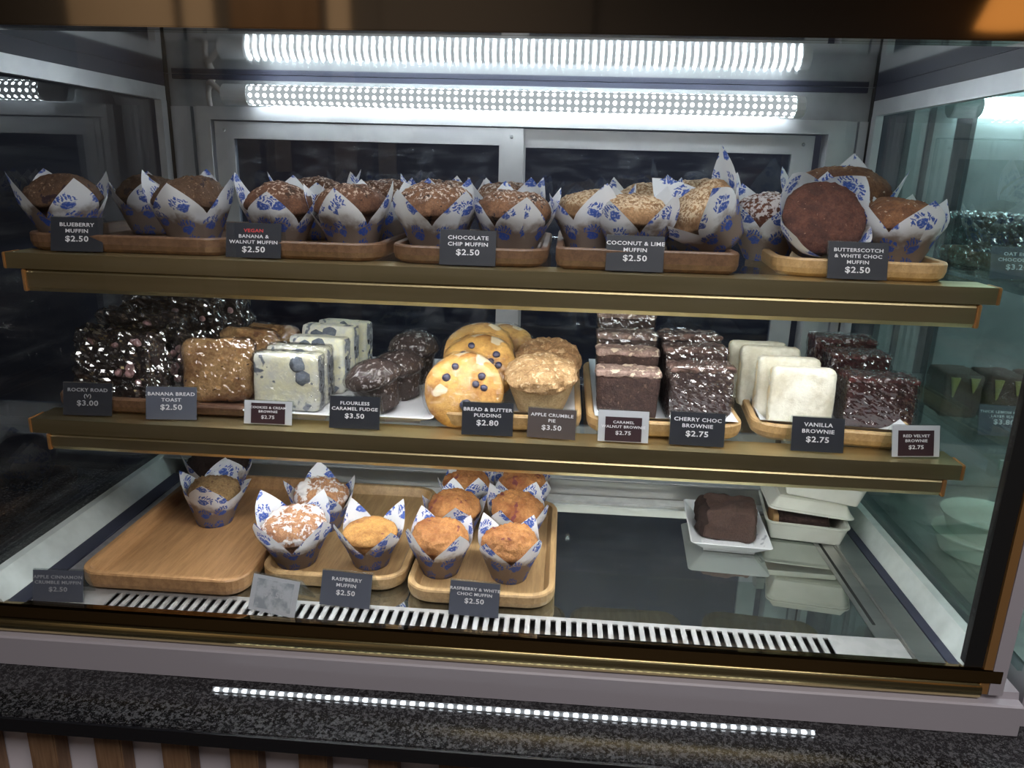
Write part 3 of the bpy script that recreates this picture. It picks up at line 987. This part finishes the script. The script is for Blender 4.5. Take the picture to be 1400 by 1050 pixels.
def plate(label, loc, w, d, m='plate', rz=0, h=0.014, foot=0.02):
    prof = [(foot, 0), (foot - 0.001, 0.004), (0.002, h - 0.002), (0.0, h - 0.0005), (0.0005, h), (0.002, h), (foot - 0.002, 0.0062), (foot + 0.004, 0.005)]
    return tag(obj('serving_plate', loft(w, d, 0.007, prof), m, None, loc, (0, 0, R(rz))), label, 'plate', 'white plates')


plate('white rectangular plate under the cookies and cream slabs', (-0.346, 1.05, S2), 0.124, 0.31)
plate('white rectangular plate under the dark fudge cakes', (-0.221, 1.055, S2), 0.124, 0.31)
plate('white marbled square plate holding one chocolate cake piece on mirrored deck', (0.268, 1.085, 0.0007), 0.118, 0.155, 'marble', -4, 0.022, 0.022)

# ================================================================ MUFFINS ON THE UPPER SHELF
Z1 = S1 + FL + 0.0004
G1 = 'muffins in blue-printed paper on the upper shelf'
big = dict(dome_r=0.0475, top=0.083, tip=0.085, valley=0.041, flare=0.008)
muffin('blueberry muffin at the far left end of upper shelf, behind its tag', G1, (-0.640, 0.945, Z1), 'm_blue', 0.98, 50, (6, 0), **big)
muffin('blueberry muffin half hidden between two others of its tray', G1, (-0.600, 1.075, Z1), 'm_blue', 0.98, 30, (0, 0), **big)
muffin('blueberry muffin at the right front of its tray, paper point folded forward', G1, (-0.480, 0.960, Z1), 'm_blue', 1.0, -88, (5, 0), **big)
muffin('walnut-flecked muffin behind the banana walnut tag, paper point on its face', G1, (-0.366, 0.960, Z1), 'm_walnut', 0.95, -86, (5, 4), **big)
muffin('walnut-flecked muffin standing behind the front two of its tray, to the left', G1, (-0.358, 1.085, Z1), 'm_walnut', 1.04, 20, (4, 0), **big)
muffin('walnut-flecked muffin right of the banana walnut tag, in the front row', G1, (-0.270, 0.960, Z1), 'm_walnut', 0.97, -92, (4, -3), **big)
muffin('walnut-flecked muffin at the back right of its tray, mostly hidden', G1, (-0.260, 1.080, Z1), 'm_walnut', 1.02, 60, (0, 0), **big)
muffin('pale-crusted choc chip muffin left of the chocolate chip tag, front row', G1, (-0.165, 0.960, Z1), 'm_chip', 1.0, -40, (5, 0), **big)
muffin('choc chip muffin at the back left of its tray under a tall paper point', G1, (-0.175, 1.085, Z1), 'm_chip', 1.04, 80, (0, 0), **big)
muffin('choc chip muffin at the back middle, seen between the front two', G1, (-0.085, 1.085, Z1), 'm_chip', 1.02, 35, (0, 0), **big)
muffin('choc chip muffin behind the right of the chocolate chip tag, point on its face', G1, (-0.068, 0.960, Z1), 'm_chip', 0.96, -72, (4, 3), **big)
muffin('muffin with pale crust at the back left of the coconut tray', G1, (0.032, 0.990, Z1), 'm_coco', 0.97, 15, (0, 0), **big)
muffin('coconut lime muffin behind its tag with an open paper notch in front', G1, (0.086, 0.948, Z1 + 0.0005), 'm_coco', 0.93, -44, (4, 0), **big)
muffin('coconut lime muffin at the back, pale crumbed top over the front one', G1, (0.107, 1.085, Z1), 'm_coco', 1.06, 40, (0, 0), **big)
muffin('coconut lime muffin tipped on its side with bare brown flank and tall paper', G1, (0.196, 0.962, Z1 + 0.024), 'm_coco', 0.98, 15, (14, -42), dome_r=0.045, top=0.075, tip=0.096, valley=0.046)
muffin('coconut lime muffin at the back right, raised above the tipped one', G1, (0.178, 1.095, Z1), 'm_coco', 1.16, 30, (8, 0), **big)
muffin('white-dusted butterscotch muffin at the left of the slanted tray', G1, (0.270, 1.040, Z1), 'm_butter_dust', 1.02, 20, (6, -6), **big)
muffin('red-brown butterscotch muffin tipped over, its bare round top facing front', G1, (0.306, 0.985, Z1 + 0.030), 'm_butter', 1.0, 45, (58, 0), dome_r=0.0485, top=0.068, lump=0.0015, tip=0.082, valley=0.05, flare=0.01)
muffin('toffee-brown muffin raised at the back of the slanted tray, white paper points', G1, (0.372, 1.085, Z1 + 0.008), 'm_toffee', 1.34, 60, (10, -6), **big)
muffin('butterscotch muffin right of its tag with a wide printed paper front', G1, (0.402, 0.965, Z1), 'm_toffee', 1.0, -78, (4, 0), **big)
muffin('butterscotch muffin half hidden behind the rightmost one of the slanted tray', G1, (0.425, 1.070, Z1), 'm_toffee', 0.98, 10, (0, 0), **big)

# ================================================================ MUFFINS ON THE DECK
Z0 = 0.0012 + FL + 0.0004
G0 = 'muffins in blue-printed paper on the mirrored deck'
sm = dict(dome_r=0.0445, top=0.083, tip=0.084, valley=0.040, flare=0.009, crumbs=0.0042)
muffin('crumble muffin alone on the large reddish tray, paper wrapped high', G0, (-0.520, 1.02, Z0), 'm_crumble', 0.92, 8, (4, 6), crumbs=0.004, dome_r=0.041, top=0.076, tip=0.090, valley=0.050, flare=0.018)
muffin('almost black chocolate muffin behind the crumble muffin under the shelf rail', G0, (-0.548, 1.108, Z0), 'm_dark', 1.02, 40, (0, 0), **sm)
muffin('muffin with thick white icing in front left of the middle tray', G0, (-0.354, 0.918, Z0), 'm_iced', 0.95, -30, (6, 0), crumbs=0.004, dome_r=0.047, top=0.08, tip=0.088, valley=0.045, flare=0.013)
muffin('muffin with white icing standing behind the other iced one', G0, (-0.350, 1.025, Z0), 'm_iced', 0.93, 20, (4, 0), **sm)
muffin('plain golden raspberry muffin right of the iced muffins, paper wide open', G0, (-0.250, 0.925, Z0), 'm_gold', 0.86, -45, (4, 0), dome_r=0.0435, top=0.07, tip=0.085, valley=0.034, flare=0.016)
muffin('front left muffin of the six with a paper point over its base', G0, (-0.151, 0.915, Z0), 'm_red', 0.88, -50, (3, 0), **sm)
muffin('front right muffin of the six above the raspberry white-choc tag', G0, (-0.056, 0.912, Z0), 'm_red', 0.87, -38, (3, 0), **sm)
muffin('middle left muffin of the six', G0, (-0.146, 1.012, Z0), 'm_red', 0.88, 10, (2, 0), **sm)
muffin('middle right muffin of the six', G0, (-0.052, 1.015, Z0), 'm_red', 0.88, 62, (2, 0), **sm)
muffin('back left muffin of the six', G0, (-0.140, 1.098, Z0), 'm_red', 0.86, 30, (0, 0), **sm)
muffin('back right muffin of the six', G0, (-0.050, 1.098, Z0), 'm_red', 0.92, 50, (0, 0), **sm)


# ================================================================ SLICES ON THE LOWER SHELF
def block(name, label, cat, group, loc, w, d, h, m, rz=0, rx=0, seed=0, rad=0.004, amp=0.0012, top=None, top_t=0.008, wrap=None, taper=0.0, freq=60, edge=None, wrap_amp=0.0016):
    t = thing(name, label, cat, loc, (R(rx), 0, R(rz)), group)
    obj('cake', slab(w, d, h - (top_t * 0.6 if top else 0), rad, seed, amp, freq, 12, taper), m, t, smooth=True)
    if edge:                                   # crust running round the sides and back of a slice
        obj('crust', slab(w * 1.012, d * 0.86, h * 0.992, rad, seed + 40, amp, freq, 12, taper), edge, t, (0, d * 0.075, 0), smooth=True)
    if top:
        obj('crust', slab(w * (1.03 + taper / 2), d * 1.03, top_t, top_t * 0.45, seed + 9, amp * 2.4, 110, 20), top, t, (0, 0, h - top_t), smooth=True)
    if wrap:
        obj('cling_film', slab(w * 1.03 + 0.0015, d * 1.04 + 0.0015, h + 0.0025, rad + 0.002, seed + 20, wrap_amp, 150, 24, taper), wrap, t, smooth=False)
    return t


Z2 = S2 + FL + 0.0016            # on the paper liners
# rocky road, in cellophane
GR = 'rocky road slices wrapped in cellophane'
zr = S2 + FL
for x, y, w, h, rz, rx, lab in ((-0.588, 0.935, 0.118, 0.098, -8, -6, 'dark rocky road slice in cellophane at the front left of the lower shelf'),
                                (-0.535, 0.985, 0.100, 0.092, -22, -4, 'rocky road slice with pink pieces leaning beside the banana bread'),
                                (-0.597, 1.02, 0.13, 0.108, 0, -3, 'rocky road slice second from the front of its wrapped row'),
                                (-0.590, 1.085, 0.15, 0.118, 4, -3, 'rocky road slice third in its wrapped row, taller than those before'),
                                (-0.575, 1.15, 0.155, 0.125, -3, 0, 'rocky road slice at the back of its wrapped row by the door')):
    t = thing('rocky_road_slice', lab, 'cake slice', (x, y, zr), (R(rx), 0, R(rz)), GR)
    sd = int(1000 * (x + y)) % 97
    obj('cake', slab(w * 0.94, 0.032, h * 0.94, 0.008, sd, 0.005, 34, 12, -0.06), 'rocky', t, smooth=True)
    obj('cellophane', slab(w, 0.048, h, 0.010, sd + 3, 0.0085, 62, 26, -0.08), 'film_bag', t)
    rnd = random.Random(sd)
    for k in range(7):
        bm = bmesh.new()
        bmesh.ops.create_icosphere(bm, subdivisions=2, radius=rnd.uniform(0.004, 0.007))
        for v in bm.verts:
            v.co *= 1 + 0.35 * noise.noise(v.co * 180 + Vector((k, sd, 0)))
        obj('marshmallow', bm, 'm_pink', t, (rnd.uniform(-0.05, 0.42) * w, -0.017, rnd.uniform(0.15, 0.85) * h), smooth=True)
# banana bread
GB = 'banana bread slices on the dark board'
zb = S2 + 0.0079
block('banana_bread_slice', 'front slice of banana bread in cling film on the dark board', 'cake slice', GB, (-0.460, 0.945, zb), 0.094, 0.022, 0.086, 'banana', 6, -10, 3, 0.012, 0.0026, wrap='film', taper=0.08, edge='banana_crust')
block('banana_bread_slice', 'banana bread slice right behind the front one, shifted right', 'cake slice', GB, (-0.447, 1.005, zb), 0.088, 0.022, 0.088, 'banana', -12, -8, 4, 0.016, 0.0028, wrap='film', taper=0.08, edge='banana_crust')
block('banana_bread_slice', 'rearmost banana bread slice on the dark board, mostly hidden', 'cake slice', GB, (-0.440, 1.075, zb), 0.088, 0.022, 0.080, 'banana', -12, -8, 5, 0.016, 0.0028, wrap='film', edge='banana_crust')
# cookies and cream slabs
GO = 'cookies and cream slabs in a row'
zo = S2 + 0.0052
for i, (x, y, w, h, rz) in enumerate(((-0.360, 0.940, 0.087, 0.076, 0), (-0.357, 0.975, 0.085, 0.078, -3), (-0.347, 1.03, 0.082, 0.080, -6), (-0.348, 1.085, 0.080, 0.086, -4), (-0.340, 1.135, 0.080, 0.083, -8))):
    lab = ('cookies and cream slab at the front of its plate, two dark cookie pieces on its face', 'cookies and cream slab close behind the front one, edge showing right', 'cookies and cream slab in the middle of its row, pale top edge showing',
           'cookies and cream slab fourth from the front with a round cookie piece', 'cookies and cream slab at the very back of its plate')[i]
    t = block('cookie_cream_slab', lab, 'cake slice', GO, (x, y, zo), w, 0.030, h, 'oreo', rz, -4, 20 + i, 0.005, 0.001, wrap='film' if i < 2 else None, edge='oreo_edge')
    rnd = random.Random(i + 5)
    for k, (fx, fz) in enumerate(((0.2, 0.83), (0.27, 0.6)) if i == 0 else ((0.05, 0.86), (-0.2, 0.8))):
        bm = bmesh.new()
        bmesh.ops.create_icosphere(bm, subdivisions=2, radius=0.011)
        for v in bm.verts:
            v.co.y *= 0.2
            v.co *= 1 + 0.3 * noise.noise(v.co * 120 + Vector((k, i, 0)))
        obj('cookie_piece', bm, 'cookie', t, (fx * w, -0.0148, fz * h), smooth=True)


# flourless fudge cakes: muffin-shaped, cling-filmed
def cupcake(name, label, cat, group, loc, prof, m, seed, tilt=(0, 0), rz=0, crumbs=0.0, lump=0.003, film_=True, amp=0.0012, seg=40):
    t = thing(name, label, cat, loc, (R(tilt[0]), R(tilt[1]), R(rz)), group)
    obj('cake', lathe_noise(prof, seg, seed, amp, 90, lump, 0.03, crumbs), m, t, smooth=not crumbs)
    if film_:
        pf = [(r * 1.03 + (0.001 if r > 1e-6 else 0), z * 1.012 + 0.0002) for r, z in prof]
        obj('cling_film', lathe_noise(pf, 56, seed + 7, 0.0024, 170, 0.002, 0.0), 'film_soft', t)
    return t


GF = 'flourless fudge cakes in cling film'
fp = muffin_profile(0.80, 0.046, 0.082, rb=0.031)
cupcake('fudge_cake', 'dark fudge cake at the front of its white plate, leaning left', 'cake', GF, (-0.238, 0.955, zo + 0.004), fp, 'fudge', 31, (8, -14))
cupcake('fudge_cake', 'dark fudge cake in the middle of its white plate', 'cake', GF, (-0.224, 1.02, zo), fp, 'fudge', 32, (4, -6))
cupcake('fudge_cake', 'dark fudge cake at the back of its white plate', 'cake', GF, (-0.222, 1.10, zo), [(r, z * 1.18) for r, z in fp], 'fudge', 33, (0, 0))

# bread and butter puddings: flat round cakes leaning back in a row, studded with fruit
GP = 'bread and butter puddings leaning in a row'
pp = [(0, 0), (0.033, 0), (0.039, 0.003), (0.045, 0.018), (0.050, 0.026), (0.0525, 0.031), (0.052, 0.036), (0.047, 0.041), (0.039, 0.045), (0.028, 0.048), (0.014, 0.0500), (0, 0.0505)]
pud = ((-0.124, 0.965, 0.014, 54, 'round bread pudding facing front at the front of its row, dark berries in its top'),
       (-0.112, 1.035, 0.024, 50, 'round bread pudding behind the front one, golden top showing above it'),
       (-0.122, 1.105, 0.026, 44, 'round bread pudding third in its row, wrapped edge showing'),
       (-0.092, 1.165, 0.014, 40, 'round bread pudding at the back right of its row'))
for i, (x, y, dz, rx, lab) in enumerate(pud):
    t = cupcake('bread_pudding', lab, 'pudding', GP, (x, y, Z2 + dz), pp, 'pudding', 50 + i, (rx, 0), 15 * i, lump=0.0055, film_=True)
    t.rotation_euler = (R(rx), 0, 0)
    if i < 2:
        for k, (a, b, rr) in enumerate(((-0.022, 0.010, 0.006), (0.024, 0.014, 0.0052), (0.017, 0.002, 0.005), (0.028, -0.002, 0.005), (0.006, -0.026, 0.0075), (-0.012, 0.026, 0.005))):
            bm = bmesh.new()
            bmesh.ops.create_icosphere(bm, subdivisions=2, radius=rr)
            for v in bm.verts:
                v.co.z *= 0.6
                v.co *= 1 + 0.2 * noise.noise(v.co * 200 + Vector((k, i, 3)))
            obj('blueberry', bm, 'berry', t, (a, b, 0.0535 - 4.0 * (a * a + b * b)), smooth=True)

# apple crumble pies
GA = 'apple crumble pies'
pb = [(0, 0), (0.030, 0), (0.032, 0.001), (0.036, 0.014), (0.041, 0.030), (0.045, 0.043), (0.0465, 0.046), (0.045, 0.048), (0.041, 0.046), (0.0, 0.046)]
pt = [(0.0, 0.042), (0.042, 0.042), (0.047, 0.046), (0.049, 0.050), (0.048, 0.055), (0.044, 0.060), (0.037, 0.064), (0.028, 0.0665), (0.018, 0.068), (0.009, 0.0685), (0, 0.069)]
for x, y, dz, rx, m, sd, lab in ((-0.024, 0.975, 0.004, 14, 'crumb', 61, 'pale apple crumble pie with pastry side at the front of its pair'), (-0.018, 1.065, 0.006, 26, 'crumb_brown', 62, 'browner apple crumble pie tilted up behind the pale one')):
    t = thing('apple_crumble_pie', lab, 'pie', (x, y, Z2 + dz), (R(rx), 0, 0), GA)
    obj('pastry_case', lathe_noise(pb, 44, sd, 0.0006, 60), 'pastry', t, smooth=True)
    obj('crumble_top', lathe_noise(pt, 72, sd, 0.001, 80, 0.002, 0.043, 0.0045, 105), m, t)

# nut-topped chocolate slices and brownies: blocks standing one behind the other
GN = 'nut-topped chocolate slices'
for i, (y, h, lab) in enumerate(((0.972, 0.064, 'nut-topped chocolate slice at the front, smooth dark cut face'), (1.024, 0.080, 'nut-topped slice second from the front, pale crust above the first'), (1.075, 0.092, 'nut-topped slice third from the front in its row'), (1.128, 0.112, 'nut-topped slice standing highest at the back, in shiny film'))):
    block('nut_slice', lab, 'cake slice', GN, (0.091 + 0.002 * i, y, Z2), 0.080, 0.046, h, 'choc', 0, -3, 70 + i, 0.003, 0.001, top='nut_crust', top_t=0.010, taper=0.09, wrap='film' if i > 1 else None)
GW = 'dark brownies in a row'
for i, (y, h, lab) in enumerate(((0.970, 0.074, 'dark crumbly brownie at the front of its row, wrapped in film'), (1.025, 0.086, 'dark brownie second in its row with a shiny wrinkled top'), (1.080, 0.092, 'dark brownie at the back of its row against the door'))):
    block('brownie', lab, 'cake slice', GW, (0.185, y, Z2), 0.080, 0.048, h, 'brownie', 2, -2, 80 + i, 0.004, 0.0018, top='choc_crust', top_t=0.008, wrap='film', wrap_amp=0.0026)

# vanilla slabs and red velvet slices
GVn = 'white vanilla brownie slabs'
for i, (x, y, h, rx, lab) in enumerate(((0.314, 0.955, 0.078, -6, 'white vanilla slab at the front, its pale face turned forward'), (0.303, 0.985, 0.084, -6, 'white vanilla slab second in its row'), (0.292, 1.035, 0.086, -8, 'white vanilla slab third in its row'), (0.285, 1.075, 0.084, -8, 'white vanilla slab at the back left of its row'))):
    block('vanilla_slab', lab, 'cake slice', GVn, (x, y, Z2 + 0.0005), 0.080, 0.026, h, 'vanilla', -3, rx, 90 + i, 0.008, 0.0014, edge='vanilla_edge', wrap=None)
GVr = 'red velvet brownies'
for i, (x, y, w, h, lab) in enumerate(((0.419, 0.985, 0.086, 0.066, 'dark red velvet brownie at the front with a frosty wrinkled film top'), (0.416, 1.055, 0.074, 0.080, 'red velvet brownie second in its row'), (0.416, 1.12, 0.084, 0.088, 'red velvet brownie at the back of its row'))):
    block('velvet_brownie', lab, 'cake slice', GVr, (x, y, Z2), w, 0.052, h, 'velvet', -5, -2, 100 + i, 0.003, 0.0012, top='velvet_crust', top_t=0.007, wrap='film', wrap_amp=0.0024)

# chocolate mud cake piece on the marbled plate
t = thing('mud_cake_piece', 'torn chunk of chocolate mud cake on the marbled plate', 'cake slice', (0.272, 1.085, 0.0062), (0, 0, R(-6)))
obj('cake', slab(0.078, 0.066, 0.050, 0.007, 5, 0.0075, 24, 14, -0.1), 'mud', t, smooth=True)
obj('dark_side', slab(0.022, 0.066, 0.044, 0.006, 8, 0.006, 40, 10), 'mud_dark', t, (-0.036, 0.002, 0), smooth=True)

# sugarcane clamshell boxes
bp_ = [(0.014, 0), (0.011, 0.002), (0.003, 0.028), (0.0, 0.031), (0.0, 0.033), (0.004, 0.033), (0.006, 0.030), (0.014, 0.005), (0.016, 0.004)]
lp_ = [(0.0, 0.0), (0.0, 0.002), (0.003, 0.0035), (0.012, 0.018), (0.016, 0.0205), (0.03, 0.0215)]
cl = thing('takeaway_box', 'cream takeaway box standing ajar on the deck with dark cake inside', 'takeaway box', (0.396, 1.128, 0.001), (0, 0, R(-8)), 'cream takeaway boxes')
obj('box_base', loft(0.124, 0.128, 0.014, bp_), 'foam', cl)
obj('box_lid', loft(0.126, 0.130, 0.014, lp_), 'foam', cl, (0.004, 0.009, 0.040), (R(-7), R(3), 0))
obj('box_hinge', boxes((-0.05, 0.05, 0.0645, 0.067, 0.030, 0.038)), 'foam', cl)
ck = thing('boxed_cake', 'dark cake with biscuit edge inside the open takeaway box', 'cake slice', (0.392, 1.116, 0.0055), (0, 0, R(-8)))
obj('cake', slab(0.074, 0.07, 0.030, 0.004, 41, 0.002, 50, 8), 'choc', ck, smooth=True)
obj('biscuit_edge', slab(0.010, 0.068, 0.031, 0.003, 42, 0.0008, 50, 6), 'biscuit', ck, (-0.042, 0, 0), smooth=True)
c2 = thing('takeaway_box', 'closed cream takeaway box stacked on top of the open one', 'takeaway box', (0.418, 1.130, 0.0655), (R(-5), R(3), R(-14)), 'cream takeaway boxes')
obj('box_base', loft(0.124, 0.128, 0.014, bp_), 'foam', c2)
obj('box_lid', loft(0.126, 0.130, 0.014, lp_), 'foam', c2, (0, 0, 0.0335))

# ================================================================ PRICE TAGS
D, ZR1, ZR2 = 0.882, S1 + 0.0003, S2 + 0.0003
price_tag('charcoal blueberry muffin price tag at the left of upper shelf', (-0.592, D, ZR1), ['BLUEBERRY', 'MUFFIN', '$2.50'], 0.062, 0.041, 6)
price_tag('charcoal banana and walnut muffin price tag with a red top line', (-0.372, D, ZR1), ['VEGAN', 'BANANA &', 'WALNUT MUFFIN', '$2.50'], 0.066, 0.041, 3, size=0.0056, first=True)
price_tag('charcoal chocolate chip muffin price tag', (-0.114, D, ZR1), ['CHOCOLATE', 'CHIP MUFFIN', '$2.50'], 0.066, 0.041, 1)
price_tag('charcoal coconut and lime muffin price tag', (0.081, D, ZR1), ['COCONUT & LIME', 'MUFFIN', '$2.50'], 0.066, 0.041, -1)
price_tag('charcoal butterscotch and white choc muffin price tag', (0.333, D, ZR1), ['BUTTERSCOTCH', '& WHITE CHOC', 'MUFFIN', '$2.50'], 0.066, 0.042, -1, size=0.0056)
price_tag('grey rocky road price tag at the left of lower shelf', (-0.607, D, ZR2), ['ROCKY ROAD', '(V)', '$3.00'], 0.063, 0.042, 4, ink='ink_grey')
price_tag('slate grey banana bread price tag with pale stand side', (-0.495, D, ZR2), ['BANANA BREAD', 'TOAST', '$2.50'], 0.064, 0.042, 6, card='card_grey')
price_tag('small maroon price tag under the edge of the cookies and cream plate', (-0.368, D, ZR2), ['COOKIES & CREAM', 'BROWNIE', '$2.75'], 0.062, 0.030, 1, card='card_maroon', inner=(0.044, 0.026, 0.001), size=0.0042, price=0.006)
price_tag('dark flourless caramel fudge price tag', (-0.256, D, ZR2), ['FLOURLESS', 'CARAMEL FUDGE', '$3.50'], 0.064, 0.041, 1, size=0.0058, price=0.0085)
price_tag('dark bread and butter pudding price tag', (-0.087, D, ZR2), ['BREAD & BUTTER', 'PUDDING', '$2.80'], 0.064, 0.041, 1, size=0.006)
price_tag('grey-brown apple crumble pie price tag, sloping far back', (-0.007, D, ZR2), ['APPLE CRUMBLE', 'PIE', '$3.50'], 0.060, 0.037, -4, card='card_brown', size=0.0056, price=0.0085)
price_tag('maroon caramel walnut brownie price tag with wide clear border', (0.082, D, ZR2), ['CARAMEL', 'WALNUT BROWNIE', '$2.75'], 0.062, 0.039, 0, card='card_maroon', inner=(0.045, 0.030, 0.001), size=0.0046, price=0.0066)
price_tag('dark choc brownie price tag beneath the crumbly brownies', (0.172, D, ZR2), ['CHERRY CHOC', 'BROWNIE', '$2.75'], 0.066, 0.041, -2, size=0.0064)
price_tag('dark vanilla brownie price tag in front of the white slabs', (0.317, D, ZR2), ['VANILLA', 'BROWNIE', '$2.75'], 0.062, 0.042, -1, size=0.0066)
price_tag('maroon red velvet brownie price tag in a wide clear stand', (0.434, D, ZR2), ['RED VELVET', 'BROWNIE', '$2.75'], 0.060, 0.038, 8, card='card_maroon', inner=(0.045, 0.031, 0.001), size=0.0048, price=0.0066, back=1.1)
ZD = 0.0006
price_tag('grey apple cinnamon crumble price tag at the left end of the grille', (-0.618, 0.7925, ZD), ['APPLE CINNAMON', 'CRUMBLE MUFFIN', '$2.50'], 0.063, 0.040, 4, card='card_grey', ink='ink_grey', size=0.0056, price=0.008)
price_tag('tag with painted-on pale glare in a clear stand on the grille before the iced muffins', (-0.345, 0.797, ZD), ['ICED', '$2.50'], 0.066, 0.044, -12, 24, card='card_glare', inner=(0.052, 0.036, 0.004), ink='card_pale')
price_tag('slate raspberry muffin price tag standing between two trays', (-0.259, 0.822, ZD), ['RASPBERRY', 'MUFFIN', '$2.50'], 0.066, 0.043, -4, 22, card='card_grey', size=0.006, price=0.0085)
price_tag('slate raspberry and white choc muffin price tag before the six muffins', (-0.094, 0.820, ZD), ['RASPBERRY & WHITE', 'CHOC MUFFIN', '$2.50'], 0.063, 0.042, -3, 20, card='card_grey', size=0.0052, price=0.0085)

# added glowing line standing in for cabinet light thrown on the granite
st = thing('added_glow_line', 'added dotted glow line standing in for LED light reflected on the granite', 'lamp', (-0.405, 0.7485, -0.08))
obj('glow_line_base', boxes((0, 0.72, 0.0, 0.004, 0.0, 0.0012), (0, 0.72, 0.0031, 0.004, 0.0012, 0.0052)), 'alu_dark', st)
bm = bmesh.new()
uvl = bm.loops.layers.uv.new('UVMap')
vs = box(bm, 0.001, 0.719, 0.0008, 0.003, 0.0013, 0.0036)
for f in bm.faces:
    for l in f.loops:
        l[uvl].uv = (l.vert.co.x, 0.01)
obj('added_glow', bm, 'strip', st)

# ================================================================ THE NEIGHBOURING CABINET, SEEN THROUGH THE RIGHT PANE
nb = thing('display_case', 'second dimmer cake cabinet standing to the right, seen through the side pane', 'display cabinet', (0.95, 1.08, -0.0795))
NO = (-0.95, -1.08, 0.0795)
np_ = lambda n, bm, m: obj(n, bm, m, nb, NO)
np_('cabinet_base', boxes((0.562, 1.45, 0.79, 1.36, -0.0795, -0.004)), 'trim_white')
np_('deck', boxes((0.562, 1.45, 0.80, 1.34, -0.0035, 0.0)), 'steel')
np_('side_pane', boxes((0.548, 0.553, 0.79, 1.36, -0.0035, 0.70)), 'glass_side')
np_('cabinet_roof', boxes((0.548, 1.45, 0.79, 1.36, 0.70, 0.75)), 'alu_dark')
np_('rear_panel', boxes((0.66, 1.45, 1.345, 1.36, 0.0, 0.70)), 'alu_dark')
np_('rear_post', boxes((0.556, 0.578, 1.335, 1.36, 0.0, 0.70)), 'alu')
np_('rear_post', boxes((0.592, 0.626, 1.34, 1.36, 0.0, 0.70)), 'alu_dark')
np_('top_led_bar', boxes((0.60, 1.3, 0.815, 0.827, 0.690, 0.694)), 'top_bar')  # added bar out of view, brightens the tags and slices next door
np_('added_shelf_light', boxes((0.60, 1.3, 0.931, 0.939, 0.398, 0.401)), 'top_bar')  # second added bar out of view, brightens the lower shelf next door
led_tube('shorter LED tube lit inside the right-hand neighbouring cabinet', 0.64, 1.30, 1.305, 0.655, cable=False, m='tube_next')
for z, lab in ((0.418, 'upper glass shelf of the neighbouring cabinet at right'), (0.205, 'lower glass shelf of the neighbouring cabinet at right')):
    s_ = thing('glass_shelf', lab, 'shelf', (1.0, 1.1, z))
    obj('glass_plate', boxes((-0.44, 0.44, -0.17, 0.23, -0.008, 0.0)), 'glass_shelf', s_)
    obj('shelf_edge', boxes((-0.44, 0.44, -0.175, -0.1705, -0.012, 0.0005)), 'rail_white', s_)
    obj('bracket', boxes((-0.3, -0.28, 0.231, 0.245, -0.03, 0.0)), 'steel', s_)
for i, (x, y, lab) in enumerate(((0.612, 1.165, 'film-wrapped dark loaf on the neighbour shelf, nearest the pane'), (0.715, 1.15, 'film-wrapped dark loaf on the neighbour shelf, second from the pane'))):
    block('wrapped_loaf', lab, 'cake', 'wrapped loaves next door', (x, y, 0.4182), 0.088, 0.09, 0.078, 'rocky', 4 * i, 0, 110 + i, 0.014, 0.004, wrap='film_bag', wrap_amp=0.005)
for i in range(4):
    t = block('layer_slice', ('layer slice with yellow drips nearest the side pane next door', 'layer slice with yellow drips second from the pane next door', 'layer slice with yellow drips third from the pane next door', 'layer slice with yellow drips farthest along next door')[i],
              'cake slice', 'layer slices next door', (0.594 + 0.0585 * i, 1.135 - 0.006 * i, 0.2052), 0.054, 0.07, 0.066, 'mud', -4, 0, 120 + i, 0.005, 0.002)
    for k, (dx, hh) in enumerate(((-0.014, 0.03), (0.013, 0.022))):
        bm = bmesh.new()
        bmesh.ops.create_cone(bm, cap_ends=True, segments=10, radius1=0.001, radius2=0.007, depth=hh)
        for v in bm.verts:
            v.co.y *= 0.35
        obj('drip', bm, 'lemon', t, (dx, -0.0365, 0.062 - hh / 2))
price_tag('chocolate price tag on the neighbouring cabinet upper shelf', (0.594, 1.035, 0.4184), ['OAT EGG', 'CHOCOLATE', '$3.20'], 0.066, 0.042, -2, card='card_grey')
price_tag('lemon honey price tag on the neighbouring cabinet lower shelf', (0.612, 1.02, 0.2054), ['THICK LEMON HONEY', 'LAYER SLICE', '$3.80'], 0.066, 0.042, -2, card='card_grey', size=0.0048)
for i, (x, y, z) in enumerate(((0.64, 1.08, 0.0002), (0.645, 1.075, 0.033))):
    o = obj('round_tub', lathe_noise([(0, 0), (0.045, 0), (0.056, 0.026), (0.060, 0.030), (0.060, 0.0325), (0.0, 0.0328)], 40), 'foam', None, (x, y, z), smooth=False)
    tag(o, ('white round tub at the bottom of the neighbouring cabinet, lower of two', 'white round tub stacked on another in the neighbouring cabinet')[i], 'tub', 'white tubs next door')
